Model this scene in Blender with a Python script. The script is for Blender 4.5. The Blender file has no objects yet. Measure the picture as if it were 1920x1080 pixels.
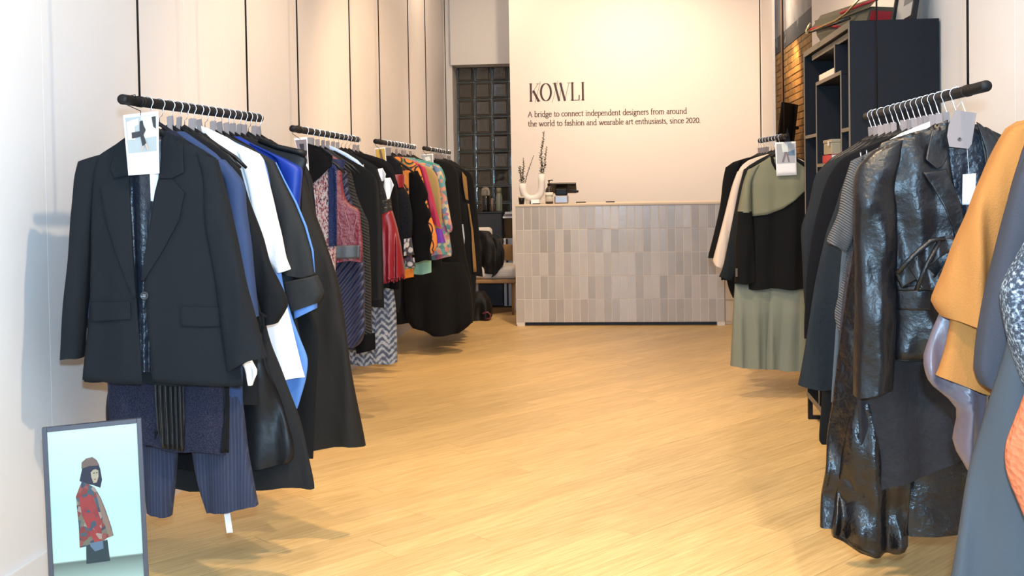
import bpy, math, random
from math import sin, cos, pi, radians
from mathutils import Vector, Matrix, noise as mnoise
random.seed(11)
C = bpy.context.scene.collection
S = bpy.context.scene

# ------------------------------------------------------------------ camera
FPX, CYP, CAMH = 2050.0, 390.0, 1.37
YAW, PITCH, ROLL = radians(-5.85), radians(1.5), radians(-0.96)
_f = Vector((sin(YAW)*cos(PITCH), cos(YAW)*cos(PITCH), -sin(PITCH)))
_rt = Vector((cos(YAW), -sin(YAW), 0)); _up = _rt.cross(_f)
CR = _rt*cos(ROLL)+_up*sin(ROLL); CU = _rt*-sin(ROLL)+_up*cos(ROLL)
CAM = Vector((0, 0, CAMH))
cd = bpy.data.cameras.new('camera'); cam = bpy.data.objects.new('camera', cd); C.objects.link(cam)
cd.sensor_width = 36; cd.lens = FPX/1920*36; cd.shift_y = -(540-CYP)/1920; cd.clip_start = .05
m = Matrix((CR, CU, -_f)).transposed().to_4x4(); m.translation = CAM; cam.matrix_world = m
S.camera = cam

# ------------------------------------------------------------------ world, lights, exposure
S.view_settings.view_transform = 'Standard'; S.view_settings.look = 'None'
S.view_settings.gamma = 1; S.view_settings.use_curve_mapping = False
S.view_settings.exposure = -0.16
w = bpy.data.worlds.new('world'); S.world = w; w.use_nodes = True
w.node_tree.nodes['Background'].inputs[0].default_value = (.55, .7, 1, 1)
w.node_tree.nodes['Background'].inputs[1].default_value = .35

def light(kind, name, loc, power, col, target=None, size=.05, angle=60, blend=.5):
    d = bpy.data.lights.new(name, kind); o = bpy.data.objects.new(name, d); C.objects.link(o)
    o.location = loc; d.energy = power; d.color = col
    if kind in ('POINT', 'SPOT'): d.shadow_soft_size = size
    if kind == 'SPOT': d.spot_size = radians(angle); d.spot_blend = blend
    if target is not None:
        o.rotation_euler = (Vector(target)-Vector(loc)).to_track_quat('-Z', 'Y').to_euler()
    return o
BACKW = (1, .76, .53); WARM = (1, .70, .425); SOFTW = (1, .775, .52); FLASH = (.45, .725, 1.0)
light('POINT', 'camera_flash', (.03, -.04, CAMH+.16), 540, FLASH, size=.03)
# ceiling track spotlights
light('SPOT', 'track_spot', (.85, 1.35, 3.35), 370, SOFTW, (-1.6, 3.6, .9), .05, 95, .8)
light('SPOT', 'track_spot', (-.5, 1.5, 3.4), 270, SOFTW, (1.2, 3.6, .7), .05, 90, .8)
light('SPOT', 'track_spot', (-.2, 3.2, 3.5), 380, WARM, (.2, 4.6, 0), .06, 90, .9)
light('SPOT', 'track_spot', (.2, 5.0, 3.5), 290, WARM, (-1.7, 6.2, .9), .06, 85, .8)
light('SPOT', 'track_spot', (-.3, 5.6, 3.5), 260, WARM, (1.2, 6.8, .9), .06, 80, .8)
light('SPOT', 'track_spot', (.1, 7.2, 3.5), 330, WARM, (-1.8, 8.6, 1.2), .06, 85, .8)
light('SPOT', 'track_spot', (.15, 7.5, 3.5), 90, WARM, (.0, 8.4, 0), .06, 80, .9)
light('SPOT', 'track_spot', (.25, 9.6, 3.45), 95, BACKW, (.3, 11.3, 2.35), .06, 80, 1)
light('SPOT', 'track_spot', (-.6, 9.2, 3.45), 170, BACKW, (-.6, 11.3, 1.9), .06, 105, .8)
light('SPOT', 'track_spot', (.9, 9.0, 3.45), 120, BACKW, (.95, 11.3, 1.8), .06, 95, .8)
light('POINT', 'added_corner_fill', (-1.55, 10.6, 3.55), 15, BACKW)  # unseen fill light, added to brighten the bulkhead and glass block corner
light('POINT', 'added_back_room_fill', (1.5, 13.0, 3.35), 26, (1, .82, .62))  # unseen fill light, added because the upper concrete came out too dark
light('SPOT', 'back_room_spot', (1.62, 12.3, 2.95), 55, (1, .6, .25), (1.9, 12.9, 1.9), .05, 110, .8)

# ------------------------------------------------------------------ helpers
def ray(px, py): return _f+CR*((px-960)/FPX)-CU*((py-CYP)/FPX)
def P(px, py, Y): d = ray(px, py); return CAM+d*(Y/d.y)
def PZ(px, py, Z): d = ray(px, py); return CAM+d*((Z-CAMH)/d.z)
def PX(px, py, X): d = ray(px, py); return CAM+d*(X/d.x)
def proj(p):
    d = Vector(p)-CAM; k = d.dot(_f); return 960+FPX*d.dot(CR)/k, CYP-FPX*d.dot(CU)/k
ORG = {}
def setp(o, label=None, cat=None, group=None, kind=None):
    if label: o['label'] = label
    if cat: o['category'] = cat
    if group: o['group'] = group
    if kind: o['kind'] = kind
    return o
def thing(name, label, cat, loc, group=None):
    o = bpy.data.objects.new(name, None); C.objects.link(o); o.location = loc; o.empty_display_size = .05
    ORG[o.name] = Vector(loc); return setp(o, label, cat, group)
class MB:
    def __init__(s): s.v = []; s.f = []
    def add(s, vs, fs):
        b = len(s.v); s.v += [Vector(x) for x in vs]; s.f += [tuple(b+i for i in f) for f in fs]; return s
    def box(s, c, d, rot=None):
        c = Vector(c); x, y, z = d[0]/2, d[1]/2, d[2]/2
        vs = [Vector((i*x, j*y, k*z)) for k in (-1, 1) for j in (-1, 1) for i in (-1, 1)]
        if rot is not None: vs = [rot @ q for q in vs]
        return s.add([c+q for q in vs], [(0, 2, 3, 1), (4, 5, 7, 6), (0, 1, 5, 4), (2, 6, 7, 3), (0, 4, 6, 2), (1, 3, 7, 5)])
    def loft(s, rings, cap0=True, cap1=True, closed=True):
        b = len(s.v); n = len(rings[0])
        for r in rings: s.v += [Vector(q) for q in r]
        for i in range(len(rings)-1):
            for j in range(n if closed else n-1):
                a, c = b+i*n+j, b+i*n+(j+1) % n
                s.f.append((a, c, c+n, a+n))
        if cap0: s.f.append(tuple(b+j for j in reversed(range(n))))
        if cap1: s.f.append(tuple(b+(len(rings)-1)*n+j for j in range(n)))
        return s
    def tube(s, pts, r, n=8, flat=1.0, cap=True):
        pts = [Vector(p) for p in pts]; rr = r if isinstance(r, (list, tuple)) else [r]*len(pts)
        rings = []; ref = None
        for i, p in enumerate(pts):
            t = (pts[min(i+1, len(pts)-1)]-pts[max(i-1, 0)]).normalized()
            if ref is None: ref = Vector((0, 1, 0)) if abs(t.y) < .9 else Vector((1, 0, 0))
            u = (ref-t*ref.dot(t)).normalized(); q = t.cross(u)
            rings.append([p+(u*cos(2*pi*j/n)*flat+q*sin(2*pi*j/n))*rr[i] for j in range(n)]); ref = u
        return s.loft(rings, cap, cap)
    def lathe(s, prof, c, n=20):
        c = Vector(c)
        return s.loft([[c+Vector((r*cos(2*pi*j/n), r*sin(2*pi*j/n), z)) for j in range(n)] for r, z in prof])
    def poly(s, pts, nrm, th):           # flat polygon extruded along nrm*th
        pts = [Vector(p) for p in pts]; n = len(pts); o = Vector(nrm)*th
        return s.add(pts+[p+o for p in pts], [tuple(range(n)), tuple(range(2*n-1, n-1, -1))]+[(i, i+n, (i+1) % n+n, (i+1) % n) for i in range(n)])
    def build(s, name, mat, parent=None, smooth=False, org=None):
        if parent is not None: o0 = ORG[parent.name]
        elif org is not None: o0 = Vector(org)
        else:
            xs = [v.x for v in s.v]; ys = [v.y for v in s.v]; zs = [v.z for v in s.v]
            o0 = Vector(((min(xs)+max(xs))/2, (min(ys)+max(ys))/2, min(zs)))
        me = bpy.data.meshes.new(name); me.from_pydata([v-o0 for v in s.v], [], s.f); me.update()
        me.materials.append(mat)
        if smooth: me.polygons.foreach_set('use_smooth', [True]*len(me.polygons))
        o = bpy.data.objects.new(name, me); C.objects.link(o)
        if parent is not None: o.parent = parent
        else: o.location = o0
        ORG[o.name] = o0
        return o
def bevel(o, wd, seg=2):
    b = o.modifiers.new('bevel', 'BEVEL'); b.width = wd; b.segments = seg; b.limit_method = 'ANGLE'; return o

# ------------------------------------------------------------------ materials
MATS = {}
def sock(nt, v, s):
    if hasattr(v, 'is_output'): nt.links.new(v, s)
    else: s.default_value = v
def rgba(c): return (c[0], c[1], c[2], 1)
def mk(name, col, rough=.85, bump=None, sheen=0, coat=0, metal=0, pat=None, spec=None, emit=0, trans=0, rand=0, vary=0, base_scale=1):
    if name in MATS: return MATS[name]
    mt = bpy.data.materials.new(name); mt.use_nodes = True; nt = mt.node_tree; N = nt.nodes; L = nt.links
    b = N['Principled BSDF']; MATS[name] = mt
    tc = N.new('ShaderNodeTexCoord').outputs['Object']
    if rand:
        oi0 = N.new('ShaderNodeObjectInfo'); va = N.new('ShaderNodeVectorMath'); va.operation = 'MULTIPLY_ADD'
        L.new(oi0.outputs['Random'], va.inputs[0]); va.inputs[1].default_value = (37, 37, 37); L.new(tc, va.inputs[2]); tc = va.outputs[0]
    def tex(kind, scale, mapping=None, **kw):
        t = N.new(kind); src = tc
        if mapping:
            mp = N.new('ShaderNodeMapping'); L.new(tc, mp.inputs[0])
            if 'rot' in mapping: mp.inputs['Rotation'].default_value = mapping['rot']
            if 'scale' in mapping: mp.inputs['Scale'].default_value = mapping['scale']
            src = mp.outputs[0]
        L.new(src, t.inputs['Vector']); t.inputs['Scale'].default_value = scale
        for k, v in kw.items():
            if k in t.inputs: t.inputs[k].default_value = v
            else: setattr(t, k, v)
        return t
    def ramp(fac, cols, const=True):
        r = N.new('ShaderNodeValToRGB'); e = r.color_ramp.elements
        r.color_ramp.interpolation = 'CONSTANT' if const else 'LINEAR'
        while len(e) < len(cols): e.new(.5)
        for i, (p, c) in enumerate(cols): e[i].position = p; e[i].color = rgba(c)
        L.new(fac, r.inputs[0]); return r.outputs[0]
    cs = rgba(col)
    if pat: cs = pat(N, L, tex, ramp)
    if vary or rand:
        h = N.new('ShaderNodeHueSaturation'); sock(nt, cs, h.inputs['Color'])
        if vary:
            nz = tex('ShaderNodeTexNoise', 3.0, Detail=4.0)
            mr = N.new('ShaderNodeMapRange'); L.new(nz.outputs[0], mr.inputs[0]); mr.inputs[1].default_value = .3; mr.inputs[2].default_value = .7
            mr.inputs[3].default_value = 1-vary; mr.inputs[4].default_value = 1+vary; val = mr.outputs[0]
        if rand:
            oi = N.new('ShaderNodeObjectInfo'); mr2 = N.new('ShaderNodeMapRange'); L.new(oi.outputs['Random'], mr2.inputs[0])
            mr2.inputs[3].default_value = 1-rand; mr2.inputs[4].default_value = 1+rand
            if vary:
                mu = N.new('ShaderNodeMath'); mu.operation = 'MULTIPLY'; L.new(val, mu.inputs[0]); L.new(mr2.outputs[0], mu.inputs[1]); val = mu.outputs[0]
            else: val = mr2.outputs[0]
        L.new(val, h.inputs['Value']); cs = h.outputs[0]
    if base_scale != 1:
        hs = N.new('ShaderNodeHueSaturation'); sock(nt, cs, hs.inputs['Color']); hs.inputs['Value'].default_value = base_scale; L.new(hs.outputs[0], b.inputs['Base Color'])
    else: sock(nt, cs, b.inputs['Base Color'])
    b.inputs['Roughness'].default_value = rough; b.inputs['Metallic'].default_value = metal
    if spec is not None: b.inputs['Specular IOR Level'].default_value = spec
    if sheen: b.inputs['Sheen Weight'].default_value = sheen; b.inputs['Sheen Roughness'].default_value = .5
    if coat: b.inputs['Coat Weight'].default_value = coat; b.inputs['Coat Roughness'].default_value = .08
    if trans: b.inputs['Transmission Weight'].default_value = trans
    if emit:
        sock(nt, cs, b.inputs['Emission Color']); b.inputs['Emission Strength'].default_value = emit
    if bump:
        bs, st = bump[0], bump[1]
        if len(bump) > 2 and bump[2] == 'wave':
            t = tex('ShaderNodeTexWave', bs, dict(rot=bump[3]), Distortion=.6)
            hgt = t.outputs['Fac'] if 'Fac' in t.outputs else t.outputs[1]
        elif len(bump) > 2 and bump[2] == 'voro':
            t = tex('ShaderNodeTexVoronoi', bs); hgt = t.outputs['Distance']
        else:
            t = tex('ShaderNodeTexNoise', bs, bump[3] if len(bump) > 3 else None, Detail=5.0); hgt = t.outputs[0]
        bn = N.new('ShaderNodeBump'); bn.inputs['Strength'].default_value = st; bn.inputs['Distance'].default_value = .01
        L.new(hgt, bn.inputs['Height']); L.new(bn.outputs[0], b.inputs['Normal'])
    return mt
def noise_pat(cols, scale, mapping=None, const=True, detail=3.0):
    return lambda N, L, tex, ramp: ramp(tex('ShaderNodeTexNoise', scale, mapping, Detail=detail).outputs[0], cols, const)
def voro_pat(cols, scale, mapping=None, const=True, feat='Distance'):
    def f(N, L, tex, ramp):
        t = tex('ShaderNodeTexVoronoi', scale, mapping)
        if feat == 'Color':
            sp = N.new('ShaderNodeSeparateColor'); L.new(t.outputs['Color'], sp.inputs[0]); return ramp(sp.outputs[0], cols, const)
        return ramp(t.outputs['Distance'], cols, const)
    return f
def wave_pat(cols, scale, rot=(0, 0, 0), dist=0.0, const=False):
    def f(N, L, tex, ramp):
        t = tex('ShaderNodeTexWave', scale, dict(rot=rot), Distortion=dist); return ramp(t.outputs['Fac'] if 'Fac' in t.outputs else t.outputs[1], cols, const)
    return f

wall_m = mk('wall_paint', (.80, .765, .75), .7, (60, .03), vary=.01)
ceil_m = mk('ceiling_paint', (.75, .74, .72), .8, (40, .03))
groove_m = mk('panel_groove', (.2, .19, .19), .9)
back_m = mk('back_wall_paint', (.81, .735, .675), .75, (50, .03))
bulk_m = mk('bulkhead_paint', (.70, .68, .66), .8, (50, .03))
black_metal = mk('black_powder_coat', (.006, .006, .007), .5, (300, .08), spec=.25)
chrome = mk('chrome', (.85, .86, .9), .12, metal=1)
hang_m = mk('hanger_black', (.005, .005, .006), .42, spec=.3)
card_m = mk('grey_card', (.25, .215, .215), .75)
white_card = mk('white_card', (.85, .86, .9), .6)
WOODROT = radians(-41)
def wood_pat(N, L, tex, ramp):
    t = tex('ShaderNodeTexNoise', 3.0, dict(rot=(0, 0, 0), scale=(30, 1.6, 6)), Detail=6.0)
    return ramp(t.outputs[0], [(.3, (.60, .40, .16)), (.7, (.80, .565, .265))], False)
floor_m = mk('oak_floor', (.6, .38, .16), .4, (40, .04, 'n', dict(scale=(30, 1.6, 6))), pat=wood_pat, rand=.07)
gap_m = mk('floor_joint', (.30, .17, .07), .8)

# ------------------------------------------------------------------ floor
XL, XR, Y0, Y1, ZC = -2.0, 1.41, -2.2, 12.6, 3.75
fl = MB().box(((XL+XR)/2+.6, 6, -.06), (5.0, 18, .1)).build('floor', gap_m); setp(fl, kind='structure')
ang = WOODROT; ex = Vector((cos(ang), sin(ang), 0)); ey = Vector((-sin(ang), cos(ang), 0))   # ey: along the plank
def clip(poly, a, b, c):                 # keep a*x+b*y<=c
    out = []
    for i, p in enumerate(poly):
        q = poly[(i+1) % len(poly)]; dp = a*p[0]+b*p[1]-c; dq = a*q[0]+b*q[1]-c
        if dp <= 0: out.append(p)
        if dp*dq < 0: t = dp/(dp-dq); out.append((p[0]+(q[0]-p[0])*t, p[1]+(q[1]-p[1])*t))
    return out
planks = []
PW = .118
for i in range(-70, 110):
    off = random.uniform(0, 1.7); s0 = -12+off
    while s0 < 16:
        ln = random.uniform(1.25, 1.9)
        corners = [(i*PW+.0006, s0+.0008), ((i+1)*PW-.0006, s0+.0008), ((i+1)*PW-.0006, s0+ln-.0008), (i*PW+.0006, s0+ln-.0008)]
        pl = [((ex*u+ey*v).x, (ex*u+ey*v).y) for u, v in corners]
        for a, b, c in ((-1, 0, 1.995), (1, 0, 1.41), (0, -1, -1.6), (0, 1, 12.55)):
            pl = clip(pl, a, b, c)
            if not pl: break
        if pl and len(pl) >= 3: planks.append(pl)
        s0 += ln
planks.sort(key=lambda p: sum(q[1] for q in p)/len(p))
seen = [p for p in planks if 2.9 < max(q[1] for q in p)]
rest = MB()
rotm = Matrix.Rotation(-ang, 3, 'Z')
cnt = 0
for p in planks:
    use = cnt < 296 and max(q[1] for q in p) > 2.9
    z = random.uniform(-.0004, .0004)
    pts = [Vector((q[0], q[1], -.01+z)) for q in p]
    if use:
        cnt += 1
        c0 = sum(pts, Vector())/len(pts)
        mb = MB().poly([rotm @ (q-c0) for q in pts], (0, 0, 1), .01)
        o = mb.build('plank', floor_m, None, org=(0, 0, 0))
        o.location = c0-Vector((0, 0, 0)) - Vector(ORG[fl.name]); o.rotation_euler.z = ang; o.parent = fl
    else: rest.poly(pts, (0, 0, 1), .01)
if rest.v:
    o = rest.build('distant_planks', floor_m, fl); o['kind'] = 'stuff'

# ------------------------------------------------------------------ room shell
def st(o): o['kind'] = 'structure'; return o
wl = st(MB().box((XL-.12, (Y0+12.6)/2, ZC/2), (.2, 12.6-Y0, ZC)).build('wall_left', groove_m))
ys = [Y0, -1.0, .2, 1.4, 2.45, 3.62, 4.87, 5.38, 6.05, 6.6, 7.3, 7.85, 8.6, 9.3, 10.0, 10.7, 11.4, 12.6]
for a, b in zip(ys, ys[1:]):
    bevel(MB().box((XL-.01, (a+b)/2, ZC/2), (.02, b-a-.0014, ZC)).build('panel', wall_m, wl), .0004, 1)
st(MB().box((XL+.008, (Y0+12.3)/2, .06), (.014, 12.3-Y0, .12)).build('baseboard_left', wall_m))
# right wall, with the opening towards the back room
wr = st(MB().box((XR+.12, (Y0+8.36)/2, ZC/2), (.2, 8.36-Y0, ZC)).build('wall_right', groove_m))
ys = [Y0, -1, .3, 1.6, 2.85, 4.12, 5.35, 6.6, 7.6, 8.36]
for a, b in zip(ys, ys[1:]):
    bevel(MB().box((XR+.01, (a+b)/2, ZC/2), (.02, b-a-.0014, ZC)).build('panel', wall_m, wr), .0004, 1)
st(MB().box((XR+.012, (10.52+11.3)/2, ZC/2), (.024, 11.3-10.52, ZC)).build('wall_right_far', wall_m))
wb = st(MB().box(((-1.157+1.41)/2, 11.38, ZC/2), (1.41+1.157, .16, ZC)).build('wall_back', back_m))
st(MB().box((-.2, 5, ZC+.05), (4.6, 15.4, .1)).build('ceiling', ceil_m))
st(MB().box((-.3, 14.6, 1.9), (5.4, .1, 3.8)).build('wall_rear', bulk_m))
# front of the shop behind the camera: wall piers and a glazed opening
fr = st(MB().box((-1.7, Y0, ZC/2), (.5, .12, ZC)).box((1.2, Y0, ZC/2), (.5, .12, ZC)).box((-.25, Y0, 3.35), (2.4, .12, .8)).box((-.25, Y0, .2), (2.4, .12, .4)).build('wall_front', wall_m))
# bulkhead and glass blocks
st(MB().box((-1.45, 12.35, (2.665+ZC)/2), (.93, .32, ZC-2.665)).build('wall_bulkhead', bulk_m))
st(MB().box((-1.96, 12.42, ZC/2), (.1, .3, ZC)).build('trim_1', bulk_m))
st(MB().box((-1.45, 12.55, .49), (1.0, .2, .98)).build('wall_sill', bulk_m))
grout = mk('glass_block_grout', (.62, .57, .46), .8, (80, .1))
gblk = mk('glass_block', (.042, .037, .029), .08, (16, .3), coat=.4, spec=.6)
win = st(MB().box((-1.42, 12.62, 1.86), (1.02, .06, 1.76)).build('window_1', grout))
gx0, gp = -1.905, .2005
def glass_mesh():
    a = .0945; mb = MB()
    def ring(h, y): return [(-h, y, -h), (h, y, -h), (h, y, h), (-h, y, h)]
    mb.loft([ring(a, .05), ring(a, -.022), ring(a-.006, -.028), ring(a-.014, -.027), ring(a-.024, -.020), ring(a*.4, -.019)], True, True)
    return mb.build('glass_block', gblk, None, org=(0, 0, 0))
gproto = glass_mesh()
first = True
for r in range(9):
    for c in range(5):
        o = gproto if first else gproto.copy()
        if not first: C.objects.link(o)
        first = False
        o.parent = win
        o.location = Vector((gx0+gp*(c+.5), 12.565, 2.70-gp*(r+.5)))-ORG[win.name]
        o.rotation_euler = (random.uniform(-.012, .012), 0, random.uniform(-.012, .012))
# brick wall of the back room seen through the opening
conc = mk('raw_concrete', (.30, .27, .25), .9, (12, .4), pat=noise_pat([(.35, (.34, .30, .28)), (.55, (.44, .40, .37)), (.68, (.46, .33, .24))], 3.5, None, False, 6.0))
conc2 = mk('concrete_band', (.13, .12, .11), .9, (14, .4), pat=noise_pat([(.45, (.12, .11, .105)), (.62, (.30, .28, .26))], 5, None, True, 3.0))
brick_m = mk('yellow_brick', (.46, .25, .08), .9, (30, .5), pat=noise_pat([(.3, (.40, .19, .05)), (.6, (.55, .32, .11)), (.75, (.36, .15, .05))], 6, None, False, 5.0), rand=.3)
mortar = mk('mortar', (.42, .27, .11), .95, (60, .3))
XB = 1.92
wbr = st(MB().box((XB+.12, 12.0, 1.44), (.2, 5.0, 2.88)).build('wall_brick', mortar))
bp = MB().box((0, 0, 0), (.03, .213, .064)).build('brick', brick_m, None, org=(0, 0, 0)); first = True
bevel(bp, .004, 1)
r = 0; z = 1.30
while z < 2.87:
    y = 11.35+(.112 if r % 2 else 0)
    while y < 14.15:
        o = bp if first else bp.copy()
        if not first: C.objects.link(o)
        first = False
        o.parent = wbr
        o.location = Vector((XB+.029+random.uniform(-.003, .003), y, z+.033))-ORG[wbr.name]; y += .224
    r += 1; z += .0755
st(MB().box((XB+.11, 12.0, 2.98), (.2, 5.0, .2)).build('wall_concrete_band', conc2))
st(MB().box((XB+.12, 12.0, 3.42), (.2, 5.0, .68)).build('wall_concrete', conc))
st(MB().tube([(XB-.03, 13.3, 2.2), (XB-.03, 13.3, 3.75)], .010, 8).build('trim_2', mk('rusty_pipe', (.22, .13, .08), .8)))

# ------------------------------------------------------------------ lettering on the back wall
ink = mk('lettering_ink', (.075, .05, .055), .8)
ink2 = mk('tagline_ink', (.085, .05, .038), .8)
YW = 11.298
def stroke(mb, pts, o, k, thick, thin, ex=0.0):
    for (x0, y0), (x1, y1) in zip(pts, pts[1:]):
        dx, dy = x1-x0, y1-y0; ln = math.hypot(dx, dy)
        if ln < 1e-6: continue
        wd = (thin+(thick-thin)*abs(dy)/ln)/2
        nx, ny = -dy/ln*wd, dx/ln*wd; tx, ty = dx/ln*thin*.3, dy/ln*thin*.3
        q = [(x0-tx+nx, y0-ty+ny), (x0-tx-nx, y0-ty-ny), (x1+tx-nx, y1+ty-ny), (x1+tx+nx, y1+ty+ny)]
        mb.poly([(o[0]+a*k, YW, o[1]+b*k) for a, b in q], (0, -1, 0), .0012)
def arc(cx, cy, rx, ry, a0, a1, n=12):
    return [(cx+rx*cos(radians(a0+(a1-a0)*i/n)), cy+ry*sin(radians(a0+(a1-a0)*i/n))) for i in range(n+1)]
def ser(x, y, h=.13): return [(x-h, y), (x+h, y)]
GL = {
 'A': (1.25, [[(.05, 0), (.6, 1.5)], [(.6, 1.5), (1.15, 0)], [(.28, .55), (.95, .55)], ser(.08, 0), ser(1.12, 0)]),
 'b': (.98, [[(.2, 0), (.2, 1.65)], arc(.5, .5, .38, .5, 150, -150, 16), [(.08, 1.62), (.2, 1.65)]]),
 'r': (.68, [[(.22, 0), (.22, 1)], arc(.5, .72, .28, .26, 170, 50, 6), ser(.22, 0), [(.08, .97), (.22, 1)]]),
 'i': (.48, [[(.24, 0), (.24, 1)], ser(.24, 0), [(.1, .97), (.24, 1)], [(.24, 1.34), (.24, 1.48)]]),
 'd': (1.0, [[(.78, 0), (.78, 1.65)], arc(.48, .5, .38, .5, 30, 330, 16), [(.66, 1.62), (.78, 1.65)], [(.78, 0), (.92, .04)]]),
 'g': (.92, [arc(.42, .66, .28, .32, 0, 360, 16), arc(.42, -.22, .36, .26, 0, 360, 16), [(.25, .36), (.2, .14), (.5, .05)], [(.62, .92), (.88, .96)]]),
 'e': (.86, [arc(.45, .5, .36, .5, 20, 320, 16), [(.1, .58), (.79, .62)]]),
 't': (.62, [[(.26, 1.3), (.26, .15), (.38, .02), (.55, .1)], [(.05, .95), (.56, .95)]]),
 'o': (.98, [arc(.48, .5, .4, .5, 0, 360, 18)]),
 'c': (.82, [arc(.46, .5, .37, .5, 45, 315, 14)]),
 'n': (1.05, [[(.22, 0), (.22, 1)], arc(.52, .66, .3, .32, 170, 0, 8), [(.82, .66), (.82, 0)], ser(.22, 0), ser(.82, 0), [(.08, .97), (.22, 1)]]),
 'p': (1.0, [[(.22, -.6), (.22, 1)], arc(.52, .5, .38, .5, 150, -150, 16), ser(.22, -.6), [(.08, .97), (.22, 1)]]),
 's': (.68, [arc(.34, .75, .22, .24, 40, 250, 8)+arc(.34, .26, .24, .26, 80, -150, 8)]),
 'f': (.6, [[(.26, 0), (.26, 1.3)], arc(.5, 1.3, .24, .3, 180, 60, 6), [(.06, .95), (.52, .95)], ser(.26, 0)]),
 'm': (1.6, [[(.22, 0), (.22, 1)], arc(.5, .66, .28, .32, 170, 0, 8), [(.78, .66), (.78, 0)], arc(1.06, .66, .28, .32, 170, 0, 8), [(1.34, .66), (1.34, 0)], ser(.22, 0), ser(.78, 0), ser(1.34, 0)]),
 'a': (.84, [arc(.4, .7, .24, .28, 160, 0, 8), [(.64, .7), (.64, .12), (.8, .03)], arc(.36, .28, .27, .28, 60, 330, 12)]),
 'u': (1.05, [[(.22, 1), (.22, .34)], arc(.5, .34, .28, .34, 180, 350, 8), [(.8, 1), (.8, 0), (.94, .03)], [(.08, .98), (.22, 1)], [(.66, .98), (.8, 1)]]),
 'h': (1.05, [[(.22, 0), (.22, 1.65)], arc(.52, .66, .3, .32, 170, 0, 8), [(.82, .66), (.82, 0)], ser(.22, 0), ser(.82, 0), [(.08, 1.62), (.22, 1.65)]]),
 'w': (1.4, [[(.1, 1), (.42, 0)], [(.42, 0), (.7, .95)], [(.62, 1), (.98, 0)], [(.98, 0), (1.28, 1)], ser(.1, 1, .12), ser(1.28, 1, .1)]),
 'l': (.48, [[(.24, 0), (.24, 1.65)], ser(.24, 0), [(.1, 1.62), (.24, 1.65)]]),
 '2': (.9, [arc(.42, .98, .3, .4, 160, -40, 10)+[(.1, .05), (.8, .05)]]),
 '0': (.95, [arc(.46, .7, .38, .7, 0, 360, 18)]),
 ',': (.42, [[(.2, .08), (.2, .0), (.1, -.22)]]),
 '.': (.42, [[(.2, 0), (.2, .12)]]),
}
tg = thing('tagline_lettering', 'two lines of small brown serif text on the cream back wall', 'lettering', (P(990, 232, YW).x, YW, P(990, 232, YW).z))
for text, pl, pr in (('A bridge to connect independent designers from around', (990, 219.5), (1288, 212.5)),
                     ('the world to fashion and wearable art enthusiasts, since 2020.', (990, 237), (1314, 229.5))):
    a = P(*pl, YW); b = P(*pr, YW)
    adv = sum(GL[c][0] if c != ' ' else .55 for c in text); k = (b.x-a.x)/adv; x = a.x
    for wd in text.split(' '):
        mb = MB()
        for ch in wd:
            for stn in GL[ch][1]: stroke(mb, stn, (x, a.z), k, .19, .10)
            x += GL[ch][0]*k
        mb.build('word', ink2, tg); x += .55*k
lg = thing('logo_lettering', 'large dark KOWLI lettering in thin serif capitals on back wall', 'lettering', (P(991, 190, YW).x, YW, P(991, 190, YW).z))
def lw(px): return P(px, 170, YW).x
zb = P(1045, 188.5, YW).z; cap = .178
def glyph(name, strokes, x0, k=1.0):
    mb = MB()
    for th, tn, pts in strokes: stroke(mb, [(p[0], p[1]) for p in pts], (x0, zb), 1, th, tn)
    mb.build(name, ink, lg)
H = cap; hl = .0035
glyph('letter', [(.021, .02, [(.018, 0), (.018, H)]), (hl, hl, [(.0, H), (.036, H)]), (hl, hl, [(.0, 0), (.036, 0)]), (hl, hl, [(.026, H*.42), (.095, H)]), (.024, .02, [(.045, H*.58), (.098, 0)]), (hl, hl, [(.08, 0), (.116, 0)]), (hl, hl, [(.075, H), (.11, H)])], lw(992))
glyph('letter', [(.021, .004, arc(.058, H/2, .052, H/2, 0, 360, 28))], lw(1013))
glyph('letter', [(.022, .018, [(.012, H), (.055, 0)]), (hl, hl, [(.055, 0), (.09, H)]), (.022, .018, [(.07, H), (.115, 0)]), (hl, hl, [(.115, 0), (.158, H)]), (hl, hl, [(-.01, H), (.035, H)]), (hl, hl, [(.14, H), (.175, H)])], lw(1038))
glyph('letter', [(.021, .02, [(.018, 0), (.018, H)]), (hl, hl, [(.0, H), (.036, H)]), (hl, hl*1.6, [(.0, 0), (.085, 0)]), (.01, .008, [(.085, 0), (.087, H*.28)])], lw(1070))
glyph('letter', [(.021, .02, [(.018, 0), (.018, H)]), (hl, hl, [(.0, H), (.036, H)]), (hl, hl, [(.0, 0), (.036, 0)])], lw(1089.5))
for (a, b) in (((1013.5, 152.5), (1003, 192.5)), ((1046, 151.5), (1035.5, 192))):
    A, B = P(*a, YW), P(*b, YW); mb = MB(); stroke(mb, [(A.x, A.z), (B.x, B.z)], (0, 0), 1, .0028, .0028); mb.build('slash', ink, lg)

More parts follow.
